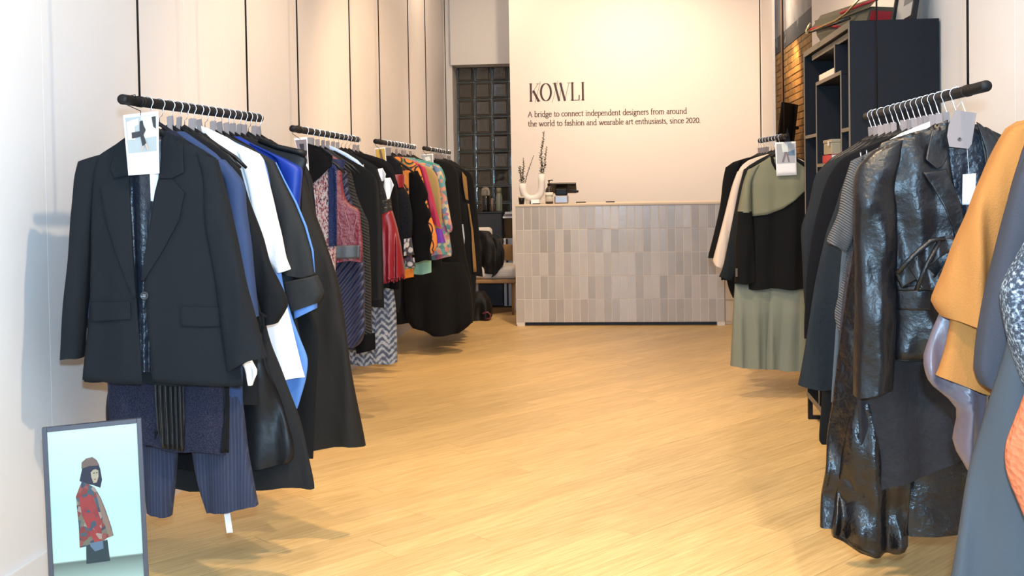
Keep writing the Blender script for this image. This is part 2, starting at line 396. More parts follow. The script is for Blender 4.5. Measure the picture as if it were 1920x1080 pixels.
# ------------------------------------------------------------------ tiled counter
tile_m = mk('glazed_tile', (.50, .465, .435), .24, (22, .10), rand=.17, vary=.06, coat=.25)
tgrout = mk('tile_grout', (.74, .69, .63), .9)
ctop_m = mk('counter_top', (.74, .62, .48), .5, (50, .03))
dark_m = mk('dark_plinth', (.01, .011, .014), .5)
CX0, CX1, CYF, CH = -1.005, .905, 10.12, 1.135
cn = thing('tiled_counter', 'long shop counter faced with grey-beige upright tiles', 'counter', ((CX0+CX1)/2, CYF+.3, 0))
MB().box(((CX0+CX1)/2, CYF+.3055, .035+.54), (CX1-CX0-.004, .6, 1.08)).build('body', tgrout, cn)
MB().box(((CX0+CX1)/2, CYF+.34, .018), (CX1-CX0-.10, .54, .036)).build('plinth', dark_m, cn)
for x in (CX0+.035, CX1-.035): MB().box((x, CYF+.04, .017), (.07, .07, .034)).build('foot', tgrout, cn)
bevel(MB().box(((CX0+CX1)/2, CYF+.312, CH-.0105), (CX1-CX0+.004, .63, .021)).build('counter_top', ctop_m, cn), .004)
tw = (CX1-CX0)/26; trh = (CH-.021-.034)/5
tp = MB().box((0, 0, 0), (tw-.006, .012, trh-.007)).build('tile', tile_m, None, org=(0, 0, 0)); bevel(tp, .0012, 1); first = True
for r in range(5):
    for c in range(26):
        o = tp if first else tp.copy()
        if not first: C.objects.link(o)
        first = False
        o.parent = cn; o.location = Vector((CX0+tw*(c+.5), CYF+.009+random.uniform(-.0012, .0012), .034+trh*(r+.5)))-ORG[cn.name]
        o.rotation_euler = (random.uniform(-.008, .008), 0, random.uniform(-.012, .012))
MB().box((CX0-.003, CYF+.31, CH/2), (.008, .62, CH-.03)).build('edge_trim', mk('trim_white', (.75, .68, .6), .5), cn)
bx = thing('drawer_unit', 'small pale beige drawer unit at the right end of the counter', 'cabinet', (.965, 10.45, 0))
pale = mk('pale_laminate', (.66, .54, .40), .6)
bevel(MB().box((.96, 10.45, .31), (.10, .5, .62)).build('body', pale, bx), .004)
for z in (.12, .32, .52): bevel(MB().box((.96, 10.195, z), (.092, .012, .18)).build('drawer', pale, bx), .003)

# things on the counter
cer = mk('white_ceramic', (.80, .77, .73), .55, (60, .04))
zt = CH
vs = thing('vase', 'white U-shaped ceramic vase with two upright arms on the counter', 'vase', (P(998, 380, 10.27).x, 10.27, zt))
s = 10.27/FPX
v0 = P(998, 379, 10.27); r = 6.6*s
def vp(px, py): q = P(px, py, 10.27); return (q.x, 10.27, q.z)
path = [vp(980, 344), vp(980, 354), vp(981.5, 362), vp(986, 369), vp(993, 372.5), vp(1001, 372.5), vp(1009, 369), vp(1014, 362), vp(1015.5, 352), vp(1015.5, 340), vp(1015.5, 326)]
MB().tube(path, r, 16).build('body', cer, vs, True)
for px in (990, 1006):
    q = vp(px, 376); MB().tube([(q[0], 10.27, zt), (q[0], 10.27, q[2]+.02)], .018, 10).build('foot', cer, vs, True)
for px, py in ((980, 343.5), (1015.5, 325.5)):
    q = Vector(vp(px, py)); MB().lathe([(r, 0), (r, .004), (r*.75, .004), (r*.7, -.02)], q, 16).build('rim', cer, vs, True)
leaf_m = mk('eucalyptus_leaf', (.09, .13, .11), .7, rand=.3); stem_m = mk('eucalyptus_stem', (.16, .11, .07), .8)
lfs = MB().loft([[(0, 0, 0)]*4, [(-.010, .002, .008), (0, -.002, .008), (.010, .002, .008), (0, .003, .008)], [(-.011, .002, .017), (0, -.002, .017), (.011, .002, .017), (0, .003, .017)], [(0, 0, .026)]*4], False, False).build('leaf', leaf_m, None, org=(0, 0, 0))
leafmesh = lfs.data; bpy.data.objects.remove(lfs)
def sprig(label, pts, n, spread):
    w3 = [Vector(vp(*p)) for p in pts]
    t = thing('eucalyptus_sprig', label, 'sprig', w3[0], 'eucalyptus in the vase')
    MB().tube(w3, [.0035]*(len(w3)-1)+[.0015], 6).build('stem', stem_m, t)
    for i in range(n):
        f = .04+.96*i/n; k = f*(len(w3)-1); a = min(int(k), len(w3)-2); p = w3[a].lerp(w3[a+1], k-a)
        o = bpy.data.objects.new('leaf', leafmesh); C.objects.link(o); o.parent = t
        o.location = p-ORG[t.name]; an = i*2.4
        o.rotation_euler = (radians(random.uniform(40, 75)), random.uniform(-.4, .4), an); sc = spread*(1.15-.5*f)*random.uniform(.8, 1.2); o.scale = (sc, sc, sc)
sprig('tallest bushy eucalyptus sprig in right arm of the vase', [(1014, 330), (1016, 310), (1014, 290), (1018, 268), (1020, 246)], 46, 1.15)
sprig('shorter eucalyptus sprig leaning right in right arm of the vase', [(1017, 330), (1021, 312), (1023, 292), (1025, 274)], 26, .95)
sprig('bushy short eucalyptus sprig in left arm of the vase', [(978, 346), (977, 334), (975, 322), (974, 312)], 26, 1.1)
sprig('upright thin eucalyptus sprig in left arm of the vase', [(981, 346), (980, 328), (982, 312), (981, 296)], 26, 1.0)
sprig('slender bare eucalyptus sprig slanting right from left arm of the vase', [(984, 346), (988, 328), (994, 310), (1001, 291)], 22, .6)
def onc(px, dy=.15): q = P(px, 380, CYF+dy); return Vector((q.x, CYF+dy, zt))
q = onc(978, .06); cp = thing('cup', 'small black tapered cup at the left end of the counter', 'cup', q)
MB().lathe([(.023, 0), (.03, .066), (.027, .066), (.022, .008), (0.001, .008)], q, 18).build('body', hang_m, cp, True)
MB().lathe([(.031, .060), (.032, .071), (.029, .073), (.029, .060)], q, 18).build('rim', mk('cup_rim', (.6, .5, .42), .5), cp, True)
q = onc(1030, .13); sb = thing('soap_bottle', 'brown pump soap bottle with cream label beside the vase', 'bottle', q)
amber = mk('amber_bottle', (.028, .013, .008), .12, coat=.5)
MB().lathe([(.034, 0), (.037, .006), (.037, .125), (.031, .143), (.016, .157), (.014, .175)], q, 20).build('bottle_body', amber, sb, True)
MB().lathe([(.0376, .022), (.0376, .108)], q, 24).build('label_band', mk('cream_label', (.78, .73, .62), .6), sb, True)
MB().lathe([(.038, .078), (.038, .083)], q, 24).lathe([(.038, .066), (.038, .070)], q, 24).build('label_print', hang_m, sb, True)
MB().lathe([(.016, .172), (.016, .19), (.006, .192), (.006, .212), (.011, .213), (.011, .222)], q, 14).build('pump', hang_m, sb, True)
MB().tube([q+Vector((0, 0, .218)), q+Vector((.032, 0, .222)), q+Vector((.036, 0, .214))], .004, 8).build('spout', hang_m, sb, True)
q = onc(1053, .2); pt = thing('card_terminal', 'black and silver till screen stand on the counter', 'till', q)
silver = mk('brushed_silver', (.42, .41, .42), .35, metal=.7)
bevel(MB().box(q+Vector((0, 0, .038)), (.13, .12, .075)).build('base', silver, pt), .012, 3)
bevel(MB().box(q+Vector((0, 0, .108)), (.115, .09, .065)).build('stand_neck', hang_m, pt), .012, 3)
rt = Matrix.Rotation(radians(-18), 3, 'X')
bevel(MB().box(q+Vector((.01, .06, .145)), (.26, .02, .16), Matrix.Rotation(radians(55), 3, 'X')).build('tablet', mk('tablet_dark', (.02, .018, .016), .3), pt), .006)
bevel(MB().box(q+Vector((.12, .0, .118)), (.085, .06, .022), Matrix.Rotation(radians(12), 3, 'Y')).build('card_reader', hang_m, pt), .006)
q = onc(1003, .05); cs_ = thing('card_holder', 'tiny white and black card easel in front of the vase', 'card holder', q)
MB().box(q+Vector((.0, .012, .022)), (.075, .004, .042), Matrix.Rotation(radians(-25), 3, 'X')).build('card', white_card, cs_)
MB().box(q+Vector((.012, 0, .004)), (.07, .02, .008)).build('base', dark_m, cs_)
MB().poly([q+Vector((-.05, .01, 0)), q+Vector((-.03, .01, 0)), q+Vector((-.047, .01, .04))], (0, 1, 0), .02).build('wedge', dark_m, cs_)
for px, ln, lb in ((1090, .1, 'thin dark pen lying on the counter beside the till'), (1145, .09, 'flat dark pen lying in the middle of the counter')):
    q = onc(px, .36); p_ = thing('pen', lb, 'pen', q)
    MB().tube([q+Vector((-ln/2, 0, .005)), q+Vector((ln*.4, .01, .005))], .005, 8).build('barrel', hang_m, p_, True)
    MB().tube([q+Vector((ln*.4, .01, .005)), q+Vector((ln*.5, .012, .004))], [.005, .001], 8).build('tip', silver, p_, True)

# ------------------------------------------------------------------ clothes rails
RAILS = {}
def rail(key, a, b, hr, rods, label, xs=None):
    A, B = (PZ(*a, hr), PZ(*b, hr)) if xs is None else xs
    t = thing('clothes_rail', label, 'clothes rail', (A+B)/2, 'black clothes rails hung on thin rods')
    d = (B-A).normalized()
    MB().tube([A, A+d*.004, B-d*.004, B], [.0145, .0158, .0158, .0145], 18).build('bar', black_metal, t, True)
    for px in rods:
        lo, hi = 0.0, 1.0
        for _ in range(40):
            mid = (lo+hi)/2
            if (proj(A.lerp(B, mid))[0] < px) == (proj(B)[0] > proj(A)[0]): lo = mid
            else: hi = mid
        p = A.lerp(B, lo) if px > 0 else A.lerp(B, .85)
        MB().tube([p+Vector((0, 0, .012)), Vector((p.x, p.y, ZC))], .0036, 8).build('hanging_rod', black_metal, t, True)
        MB().tube([p-d*.012, p+d*.012], .0175, 16).build('rod_collar', black_metal, t, True)
    RAILS[key] = (A, B, hr)
rail('L1', (228, 186), (488, 222), 1.63, (262, 465), 'black clothes rail nearest the camera on the left, over the black blazer')
rail('L2', (548, 241), (672, 262), 1.62, (561, 659), 'black clothes rail over the maroon leather vest on the left')
rail('L3', (704, 265), (777, 276), 1.62, (714, 769), 'black clothes rail over the orange patterned coat on the left')
rail('L4', (795, 278), (843, 286), 1.62, (801, 838), 'black clothes rail farthest back on the left, beside the glass blocks')
rail('R1', (1850, 161), (1625, 218), 1.60, (1815, 1645), 'black clothes rail over the black leather blazer on the right')
rail('R2', (1476, 255), (1425, 264), 1.60, (1470, 1427), 'short black clothes rail over the sage green top near the counter')
rail('R0', None, None, 1.60, (-1,), 'black clothes rail over the orange coat at the right edge', (Vector((1.06, 2.62, 1.60)), Vector((1.06, 1.55, 1.60))))
RAILNAME = {'L1': 'front left rail', 'L2': 'second left rail', 'L3': 'third left rail', 'L4': 'farthest left rail', 'R1': 'leather blazer rail', 'R2': 'short counter rail', 'R0': 'right edge rail'}
NTH = ['first', 'second', 'third', 'fourth', 'fifth', 'sixth', 'seventh', 'eighth', 'ninth', 'tenth', 'eleventh', 'twelfth', 'thirteenth', 'fourteenth', 'fifteenth', 'sixteenth', 'seventeenth']
def railx(key, Y): A, B, h = RAILS[key]; return A.x+(B.x-A.x)*(Y-A.y)/(B.y-A.y)

blue_pad = mk('pale_blue_satin', (.42, .56, .80), .45)
white_pad = mk('white_padding', (.8, .8, .82), .7)
def hanger(key, i, Y, padded=None, card=True, clips=False, big=False):
    hr = RAILS[key][2]; xc = railx(key, Y)
    adj = 'black'
    if padded is blue_pad: adj = 'pale blue'
    if padded is white_pad: adj = 'white'
    t = thing('clothes_hanger', '%s hanger with chrome hook, %s from the near end of the %s' % (adj, NTH[i], RAILNAME[key]), 'hanger', (xc, Y, hr-.17), 'hangers on the '+RAILNAME[key])
    sg = 1 if key[0] == 'L' else -1
    dz = .043 if sg > 0 else .028
    R = .0185; pts = [Vector((xc, Y, hr-.108+dz)), Vector((xc, Y, hr-.085+dz)), Vector((xc+.008*sg, Y, hr-.036))]
    for k in range(11):
        a = radians(-38+k*24.5); pts.append(Vector((xc+R*sg*cos(a), Y+.004*sin(k*.6), hr+R*sin(a))))
    MB().tube(pts, .0019, 6).build('hook', chrome, t, True)
    r = .013 if padded else .0075
    hs = .68 if key == 'R0' else .96
    bar = [Vector((xc+sx*x*hs, Y, hr-z+dz*max(0, 1-x/.19)-.012*(x > .18)+(.022*min(1, x/.1) if padded else 0))) for sx, x, z in ((-1, .2, .194), (-1, .16, .176), (-1, .1, .152), (-1, .04, .124), (1, 0, .106), (1, .04, .124), (1, .1, .152), (1, .16, .176), (1, .2, .194))]
    MB().tube(bar, [r*.7]+[r]*7+[r*.7], 8, flat=.8).build('shoulder_bar', padded or hang_m, t, True)
    if card and (big or random.random() < .8):
        w_, h_ = (.066, .10) if big else (random.uniform(.016, .023), random.uniform(.05, .064)); z0 = hr-(.036 if sg > 0 else .05); tl = random.uniform(-.12, .12)
        rot = Matrix.Rotation(tl, 3, 'Y') @ Matrix.Rotation(random.uniform(-.35, .35), 3, 'Z')
        c = Vector((xc+.006*sg, Y-.012, z0-h_/2))
        MB().box(c, (w_, .0015, h_), rot).build('card', card_m, t)
        MB().box(c+Vector((0, .012, .003)), (w_, .0015, h_), rot).build('card', card_m, t)
        if big: MB().lathe([(.004, 0), (.004, .001)], (0, 0, 0), 12).v
    if clips:
        for sx in (-1, 1):
            for x, z in ((.17, .172), (.15, .165)):
                MB().tube([(xc+sx*x, Y-.012, hr-z+.014), (xc+sx*x, Y-.015, hr-z), (xc+sx*x, Y-.008, hr-z-.018)], .0035, 6).build('clip', chrome, t, True)
    return t

# ------------------------------------------------------------------ cloth modelling
class Shape:
    """soft closed cloth tube: rows of (left point, right point) in the plane Y, top to bottom"""
    def __init__(s, Y, rows, th=.03, amp=.008, k=42, ph=0., n=44, per=7, top=.5, hem=.006, crump=(9, .006)):
        s.cr = crump; s.Y, s.th, s.amp, s.k, s.ph, s.n, s.top, s.hem = Y, th, amp, k, ph, n, top, hem
        rr = [(Vector((a[0], 0, a[1])), Vector((b[0], 0, b[1]))) for a, b in rows]
        ln = [0]
        for q0, q1 in zip(rr, rr[1:]): ln.append(ln[-1]+max(.004, ((q0[0]+q0[1])/2-(q1[0]+q1[1])/2).length))
        s.L = ln[-1]; N = max(10, min(60, int(s.L/.018)))
        def at(d, j):
            for i in range(len(rr)-1):
                if d <= ln[i+1] or i == len(rr)-2:
                    t = min(1, (d-ln[i])/(ln[i+1]-ln[i])); p1, p2 = rr[i][j], rr[i+1][j]
                    p0 = rr[i-1][j] if i > 0 else p1; p3 = rr[i+2][j] if i+2 < len(rr) else p2
                    lin = p1.lerp(p2, t)
                    cr = ((p1*2)+(p2-p0)*t+(p0*2-p1*5+p2*4-p3)*t*t+(p1*3-p0-p2*3+p3)*t*t*t)*.5
                    return lin.lerp(cr, .6)
        s.rows = [(at(s.L*i/N, 0), at(s.L*i/N, 1), s.L*i/N) for i in range(N+1)]
        s.z0 = (rr[0][0].z+rr[0][1].z)/2
    def T(s, d): return s.th*(s.top+(1-s.top)*min(1, d/.18))
    def A(s, d): return s.amp*min(1, max(0, (d-.05)/max(.12, s.L*.6)))
    def fold(s, x, z, d):
        return mnoise.noise(Vector((x*s.cr[0], s.Y*7, z*s.cr[0]*.7+s.ph)))*s.cr[1]*min(1, d/.1)+s.A(d)*(sin(s.k*x+s.ph+.7*sin(3.1*z+s.ph))+.45*sin(2.17*s.k*x+1.7*s.ph+.9*sin(4*z)))
    def front(s, x, z):
        d = max(0, s.z0-z); best = min(s.rows, key=lambda r: abs((r[0].z+r[1].z)/2-z))
        c = (best[0].x+best[1].x)/2; w_ = abs(best[1].x-best[0].x)/2+1e-6; u = min(1, abs(x-c)/w_)
        return s.Y-s.T(d)*max(0, 1-u**2.5)**.3+s.fold(x, z, d)
    def build(s, name, mat, parent, cap1=False, smooth=True):
        mb = MB(); rings = []
        for L_, R_, d in s.rows:
            c = (L_+R_)/2; h = (R_-L_)/2; ring = []
            T = s.T(d); last = max(0, 1-(s.L-d)/.05)
            for j in range(s.n):
                a = 2*pi*j/s.n; ca, sa = cos(a), sin(a)
                u = math.copysign(abs(ca)**.8, ca); q = c+h*u
                y = s.Y+T*math.copysign(abs(sa)**.6, sa)+s.fold(q.x, q.z, d)*(1 if sa <= 0 else .8)
                z = q.z+last*s.hem*sin(s.k*.8*q.x+s.ph*2)
                ring.append((q.x, y, z))
            rings.append(ring)
        mb.loft(rings, True, cap1)
        return mb.build(name, mat, parent, smooth)
def resample(pts, n):
    pts = [Vector(p) for p in pts]; ls = [0]
    for a, b in zip(pts, pts[1:]): ls.append(ls[-1]+(b-a).length)
    out = []
    for i in range(n):
        d = ls[-1]*i/(n-1)
        for j in range(len(pts)-1):
            if d <= ls[j+1]+1e-9:
                out.append(pts[j].lerp(pts[j+1], (d-ls[j])/max(1e-9, ls[j+1]-ls[j]))); break
        else: out.append(pts[-1].copy())
    return out
def panel(shape, rows, name, mat, parent, off=.004, th=.003, nu=14, nv=8, Y=None, wav=0., wk=90, smooth=True):
    """thin cloth piece lying on the front of a Shape: rows of pixel polylines, top to bottom"""
    YY = shape.Y-shape.th if shape else Y
    R = []
    for r in rows: R.append(resample([(lambda q: (q.x, q.z, 0))(P(*p, YY)) for p in r], nu))
    grid = []
    for i in range(nv*(len(R)-1)+1):
        f = i/nv; a = min(int(f), len(R)-2); t = f-a
        grid.append([R[a][j].lerp(R[a+1][j], t) for j in range(nu)])
    mb = MB(); fr_, bk = [], []
    for row in grid:
        fr_.append([]); bk.append([])
        for q in row:
            y = (shape.front(q.x, q.y) if shape else Y)-off+wav*sin(wk*q.x+6*q.y)
            fr_[-1].append(Vector((q.x, y-th, q.y))); bk[-1].append(Vector((q.x, y, q.y)))
    rings = [f_+list(reversed(b_)) for f_, b_ in zip(fr_, bk)]
    mb.loft(rings, True, True)
    return mb.build(name, mat, parent, smooth)
def pxrows(rows, Y): return [tuple((P(*p, Y).x, P(*p, Y).z) for p in r) for r in rows]
GARM = {}
def garment(key, i, Y, name, label, cat, mat, edge, th=.028, amp=.008, k=42, sleeve=None, smat=None, sth=.03, wall=.36, hem=None, top=None, neck=.05, hang=True, group=None, lim=None, crump=(9, .006), **hk):
    """a garment on a hanger: edge = pixel outline on the aisle side from shoulder to hem, the wall side mirrors it"""
    if hang: hanger(key, i, Y, **hk)
    hr = RAILS[key][2]; xc = railx(key, Y); sg = 1 if key[0] == 'L' else -1
    if top is None: top = .085 if sg > 0 else .10
    E = [(P(*p, Y).x, P(*p, Y).z) for p in edge]
    rows = [((xc-neck, hr-top), (xc+neck, hr-top))]
    for n_, (x, z) in enumerate(E):
        hw = sg*(x-xc); zz = min(z, hr-top-.01); zo = zz
        if n_ == len(E)-1 and hem is not None: zo = hem
        a, b = (xc+sg*hw, zz), (xc-sg*min(hw, wall), zo)
        rows.append((b, a) if sg > 0 else (a, b))
    base = min(z for x, z in E)
    t = thing(name, label, cat, (xc, Y, base), group)
    ph = random.uniform(0, 6.28)
    sh = Shape(Y, rows, th, amp, k, ph, crump=crump); sh.build('body', mat, t)
    if sleeve:
        for mir in (False, True):
            sr = pxrows(sleeve, Y)
            if mir:
                sr = [tuple(sorted((max(-1.93, min(1.34, 2*xc-p[0])), p[1]) for p in r)) for r in sr]
                if any(abs(r[1][0]-r[0][0]) < .01 for r in sr): continue
            s2 = Shape(Y-.012, sr, sth, .005, 60, ph+1, n=28, top=.6, crump=crump); s2.build('sleeve', smat or mat, t)
            if not mir: t_s = s2
        GARM[t.name] = (t, sh, t_s)
    else: GARM[t.name] = (t, sh, None)
    return t, sh

def cl(name, col, rough=.9, bump=(350, .12), **kw):
    kw.setdefault('spec', .22); return mk(name, col, rough, bump, **kw)
blk = cl('black_wool', (.0055, .0065, .008), .9)
blk2 = cl('black_cotton', (.0045, .005, .006), .92)
blk3 = cl('faded_black', (.011, .0115, .0125), .85)
satin = cl('black_satin', (.006, .0065, .008), .42, (18, .25))
brownblk = cl('brown_black_coat', (.011, .0095, .008), .75, (25, .2))
charc = cl('charcoal_wool', (.008, .009, .011), .85)
navy = cl('navy_wool', (.020, .022, .050), .9, (400, .2), pat=noise_pat([(.4, (.008, .009, .022)), (.62, (.024, .025, .045))], 260, None, False))
bluew = cl('blue_suiting', (.033, .054, .125), .85)
pinst = mk('navy_pinstripe', (.04, .05, .11), .88, (300, .1), pat=wave_pat([(0, (.014, .020, .046)), (.8, (.015, .021, .048)), (.97, (.030, .038, .07))], 30))
white = cl('white_cotton', (.80, .79, .81), .85, (60, .08))
sky = cl('sky_blue_cotton', (.095, .215, .53), .8, (90, .08))
royal = cl('royal_blue_satin', (.010, .035, .27), .4, (14, .2))
olive = cl('grey_olive_coat', (.018, .0195, .021), .8, (40, .15))
lining = mk('navy_satin_lining', (.018, .021, .031), .34, (30, .9))

# ---- front left rail
L1Y = [3.31, 3.39, 3.46, 3.52, 3.57, 3.62, 3.68, 3.73, 3.79, 3.85, 3.91, 3.96, 4.02, 4.07, 4.12, 4.17, 4.22]
Y = L1Y[0]; hanger('L1', 0, Y, card=False)
xc = railx('L1', Y)
t = thing('blazer', 'oversized black wool blazer with open front, first on the front left rail', 'blazer', (xc, Y, P(300, 722, Y).z))
wool1 = cl('black_blazer_wool', (.0085, .0105, .0135), .92, (420, .25))
brow = [((236, 256), (303, 250)), ((205, 274), (345, 264)), ((170, 300), (396, 294)), ((168, 345), (402, 340)), ((168, 420), (408, 420)), ((166, 560), (420, 560)), ((158, 640), (434, 640)), ((152, 714), (446, 728))]
bs = Shape(Y, pxrows(brow, Y), .045, .004, 30, .8, top=.45)
back = Shape(Y+.022, pxrows(brow, Y), .016, .004, 30, .8, top=.7); back.build('back', wool1, t)
# lining hangs inside the open front
lsh = Shape(Y+.004, pxrows([((238, 262), (302, 256)), ((238, 330), (304, 330)), ((242, 450), (300, 450)), ((250, 600), (296, 600)), ((258, 700), (292, 700))], Y), .010, .007, 150, .3, n=60, top=.8); lsh.build('lining', lining, t)
def bpanel(nm, rows, mt=wool1, off=0., **k): return panel(bs, rows, nm, mt, t, off, **k)
bpanel('front_panel', [[(236, 254), (222, 262), (212, 270)], [(240, 300), (200, 300), (166, 302)], [(242, 345), (205, 345), (168, 345)], [(248, 420), (168, 420)], [(256, 560), (166, 560)], [(262, 640), (158, 640)], [(268, 720), (205, 718), (152, 713)]], th=.005, nu=18)
bpanel('front_panel', [[(302, 250), (325, 255), (340, 262)], [(301, 300), (350, 298), (396, 296)], [(298, 345), (402, 342)], [(285, 420), (408, 420)], [(271, 535), (418, 540)], [(274, 560), (420, 562)], [(280, 640), (434, 640)], [(286, 716), (370, 722), (446, 729)]], th=.005, nu=20)
bpanel('lapel', [[(300, 244), (338, 262)], [(301, 290), (341, 296)], [(300, 322), (344, 323)], [(298, 334), (321, 335)]], off=.007, th=.006)
bpanel('lapel', [[(297, 336), (323, 336)], [(292, 362), (347, 362)], [(285, 412), (337, 412)], [(276, 470), (306, 470)], [(268, 526), (273, 526)]], off=.007, th=.005)
bpanel('lapel', [[(237, 254), (216, 268)], [(241, 300), (204, 318)], [(242, 328), (216, 334)]], off=.007, th=.005)
bpanel('lapel', [[(242, 334), (218, 336)], [(244, 356), (186, 352)], [(248, 420), (200, 420)], [(252, 490), (226, 490)], [(257, 560), (253, 560)]], off=.006, th=.004)
bpanel('pocket_flap', [[(341, 575), (410, 577)], [(340, 592), (411, 594)], [(343, 611), (409, 613)]], off=.007, th=.004)
bpanel('pocket_flap', [[(168, 567), (246, 566)], [(168, 585), (247, 582)], [(170, 604), (247, 598)]], off=.007, th=.004)
for rows in ([[(179, 350), (181, 350)], [(205, 520), (207, 520)], [(180, 700), (182, 700)]][:2],): pass
srL = [((152, 304), (196, 290)), ((146, 335), (184, 335)), ((143, 390), (180, 395)), ((138, 480), (172, 490)), ((131, 570), (163, 590)), ((124, 669), (156, 673))]
srR = [((372, 285), (410, 300)), ((386, 335), (420, 340)), ((394, 420), (440, 425)), ((410, 530), (464, 530)), ((420, 610), (482, 606)), ((431, 691), (500, 668))]
for sr in (srL, srR): Shape(Y-.012, pxrows(sr, Y), .042, .006, 55, 1.2, n=32, top=.55).build('sleeve', wool1, t)
p = P(285, 551, Y); yb = bs.front(p.x, p.z)-.007
btn = MB().loft([[(p.x+r_*cos(2*pi*j/18), yb-dy, p.z+r_*sin(2*pi*j/18)) for j in range(18)] for r_, dy in ((.013, 0), (.0135, .004), (.011, .006), (.010, .0035), (.004, .0035))], True, True).build('button', mk('button_dark', (.03, .035, .045), .25), t, True)
for k_ in range(4): a = k_*pi/2+.7; MB().box((p.x+.0035*cos(a), yb-.004, p.z+.0035*sin(a)), (.0025, .002, .0025)).build('thread', mk('thread_grey', (.35, .36, .4), .7), btn)
tg_ = thing('price_tag', 'long white price tag inside the black blazer neckline', 'tag', P(289, 378, Y-.02))
panel(None, [[(281, 326), (298, 324)], [(283, 377), (293, 378)]], 'card', white_card, tg_, 0, .001, Y=Y-.022)
MB().tube([P(289, 326, Y-.022), P(287, 300, Y-.02), P(275, 262, Y)], .0006, 5).build('string', white_card, tg_)
# photo card in front
def photo_card(label, quad, Y, prt, figs, split=.64, group='photo cards on the rails'):
    c = sum((P(*p, Y) for p in quad), Vector())/4; base = P(*quad[2], Y)
    o = thing('photo_card', label, 'photo card', base, group)
    tl, tr, br, bl = quad
    panel(None, [[tl, tr], [bl, br]], 'card', white_card, o, 0, .0015, Y=Y)
    def uv(u, v):
        a = (tl[0]+(tr[0]-tl[0])*u, tl[1]+(tr[1]-tl[1])*u); b = (bl[0]+(br[0]-bl[0])*u, bl[1]+(br[1]-bl[1])*u)
        return (a[0]+(b[0]-a[0])*v, a[1]+(b[1]-a[1])*v)
    panel(None, [[uv(.06, .05), uv(.94, .05)], [uv(.06, split), uv(.94, split)]], 'photo_print', prt, o, .0018, .0004, Y=Y, nu=2, nv=1, smooth=False)
    for n_, (mt, pl) in enumerate(figs):
        MB().poly([P(*uv(*q), Y-.0026-.0005*n_) for q in pl], (0, -1, 0), .0004).build('printed_shape', mt, o)
    mid = P(*uv(.5, .02), Y)
    hk = [mid+Vector((0, 0, -.004)), mid+Vector((0, 0, .012))]
    return o, mid
pg = mk('print_grey', (.33, .36, .36), .5); pst = mk('print_stone', (.58, .55, .48), .5); pdk = mk('print_dark', (.02, .02, .025), .5); psk = mk('print_skin', (.5, .33, .24), .5); pwh = mk('print_white', (.7, .78, .78), .5)
Yc_ = 3.215
o, mid = photo_card('white photo card of a walking woman hanging over the black blazer', ((231, 216), (297, 208), (299, 325), (241, 329)), Yc_, pg,
 [(pst, [(.5, .06), (.93, .06), (.93, .40), (.5, .42)]), (pst, [(.08, .2), (.3, .2), (.3, .42), (.08, .42)]), (pwh, [(.08, .12), (.42, .08), (.42, .18), (.08, .26)]), (pdk, [(.2, .3), (.5, .29), (.5, .38), (.2, .4)]), (pdk, [(.8, .08), (.92, .08), (.92, .28), (.84, .24)]),
  (pdk, [(.46, .13), (.54, .12), (.56, .2), (.62, .28), (.55, .36), (.62, .5), (.50, .54), (.46, .4), (.44, .25)]), (psk, [(.5, .54), (.55, .53), (.47, .62), (.44, .62)]), (psk, [(.58, .51), (.62, .5), (.68, .6), (.64, .61)])])
A_, B_, h_ = RAILS['L1']; xr = railx('L1', Yc_)
MB().tube([mid+Vector((0, -.001, -.004)), mid+Vector((0, -.001, .01)), Vector((xr-.018, Yc_, h_-.012)), Vector((xr-.012, Yc_, h_+.014)), Vector((xr+.01, Yc_, h_+.018)), Vector((xr+.019, Yc_, h_))], .0015, 6).build('loop', hang_m, o, True)

t2, sh = garment('L1', 1, L1Y[1], 'coat', 'long navy wool coat hanging below the black blazer hem', 'coat', navy, [(400, 312), (405, 450), (410, 600), (418, 720), (422, 852)], th=.03, amp=.006, hem=P(212, 824, L1Y[1]).z)
pleat = mk('black_pleated_silk', (.008, .008, .009), .4)
panel(sh, [[(290, 700), (346, 700)], [(294, 760), (346, 760)], [(306, 838), (346, 846)]], 'pleated_panel', pleat, t2, .006, .004, nu=60, wav=.006, wk=420)
panel(sh, [[(414, 700), (423, 700)], [(416, 760), (424, 760)], [(411, 851), (423, 853)]], 'black_edge', blk2, t2, .003, .003)
panel(sh, [[(270, 806), (298, 808)], [(272, 838), (286, 838)]], 'black_edge', blk2, t2, -.004, .003)
t2, sh = garment('L1', 2, L1Y[2], 'blazer', 'blue suit blazer behind the black blazer on the front left rail', 'blazer', bluew, [(410, 292), (428, 330), (436, 440), (446, 560), (455, 660), (456, 764)], sleeve=[((396, 296), (424, 300)), ((424, 335), (458, 342)), ((434, 396), (463, 396)), ((440, 460), (473, 460)), ((446, 520), (478, 520)), ((455, 592), (485, 590))], sth=.034)
Yt = L1Y[2]
tr = thing('trousers', 'navy pinstripe trousers hanging under the long navy coat', 'trousers', (xc, Yt, P(420, 963, Yt).z))
Shape(Yt, pxrows([((222, 560), (440, 560)), ((226, 640), (446, 640)), ((232, 716), (452, 716))], Yt), .028, .004, 40, .5).build('waist', pinst, tr)
Shape(Yt-.004, pxrows([((232, 690), (338, 690)), ((246, 760), (336, 760)), ((262, 830), (334, 830)), ((272, 900), (328, 900)), ((277, 960), (321, 966))], Yt), .030, .007, 75, .2, hem=.002).build('leg', pinst, tr)
Shape(Yt-.004, pxrows([((340, 690), (452, 690)), ((352, 760), (456, 760)), ((362, 840), (464, 840)), ((374, 900), (476, 900)), ((388, 962), (486, 945))], Yt), .034, .008, 60, 2.0, hem=.002).build('leg', pinst, tr)
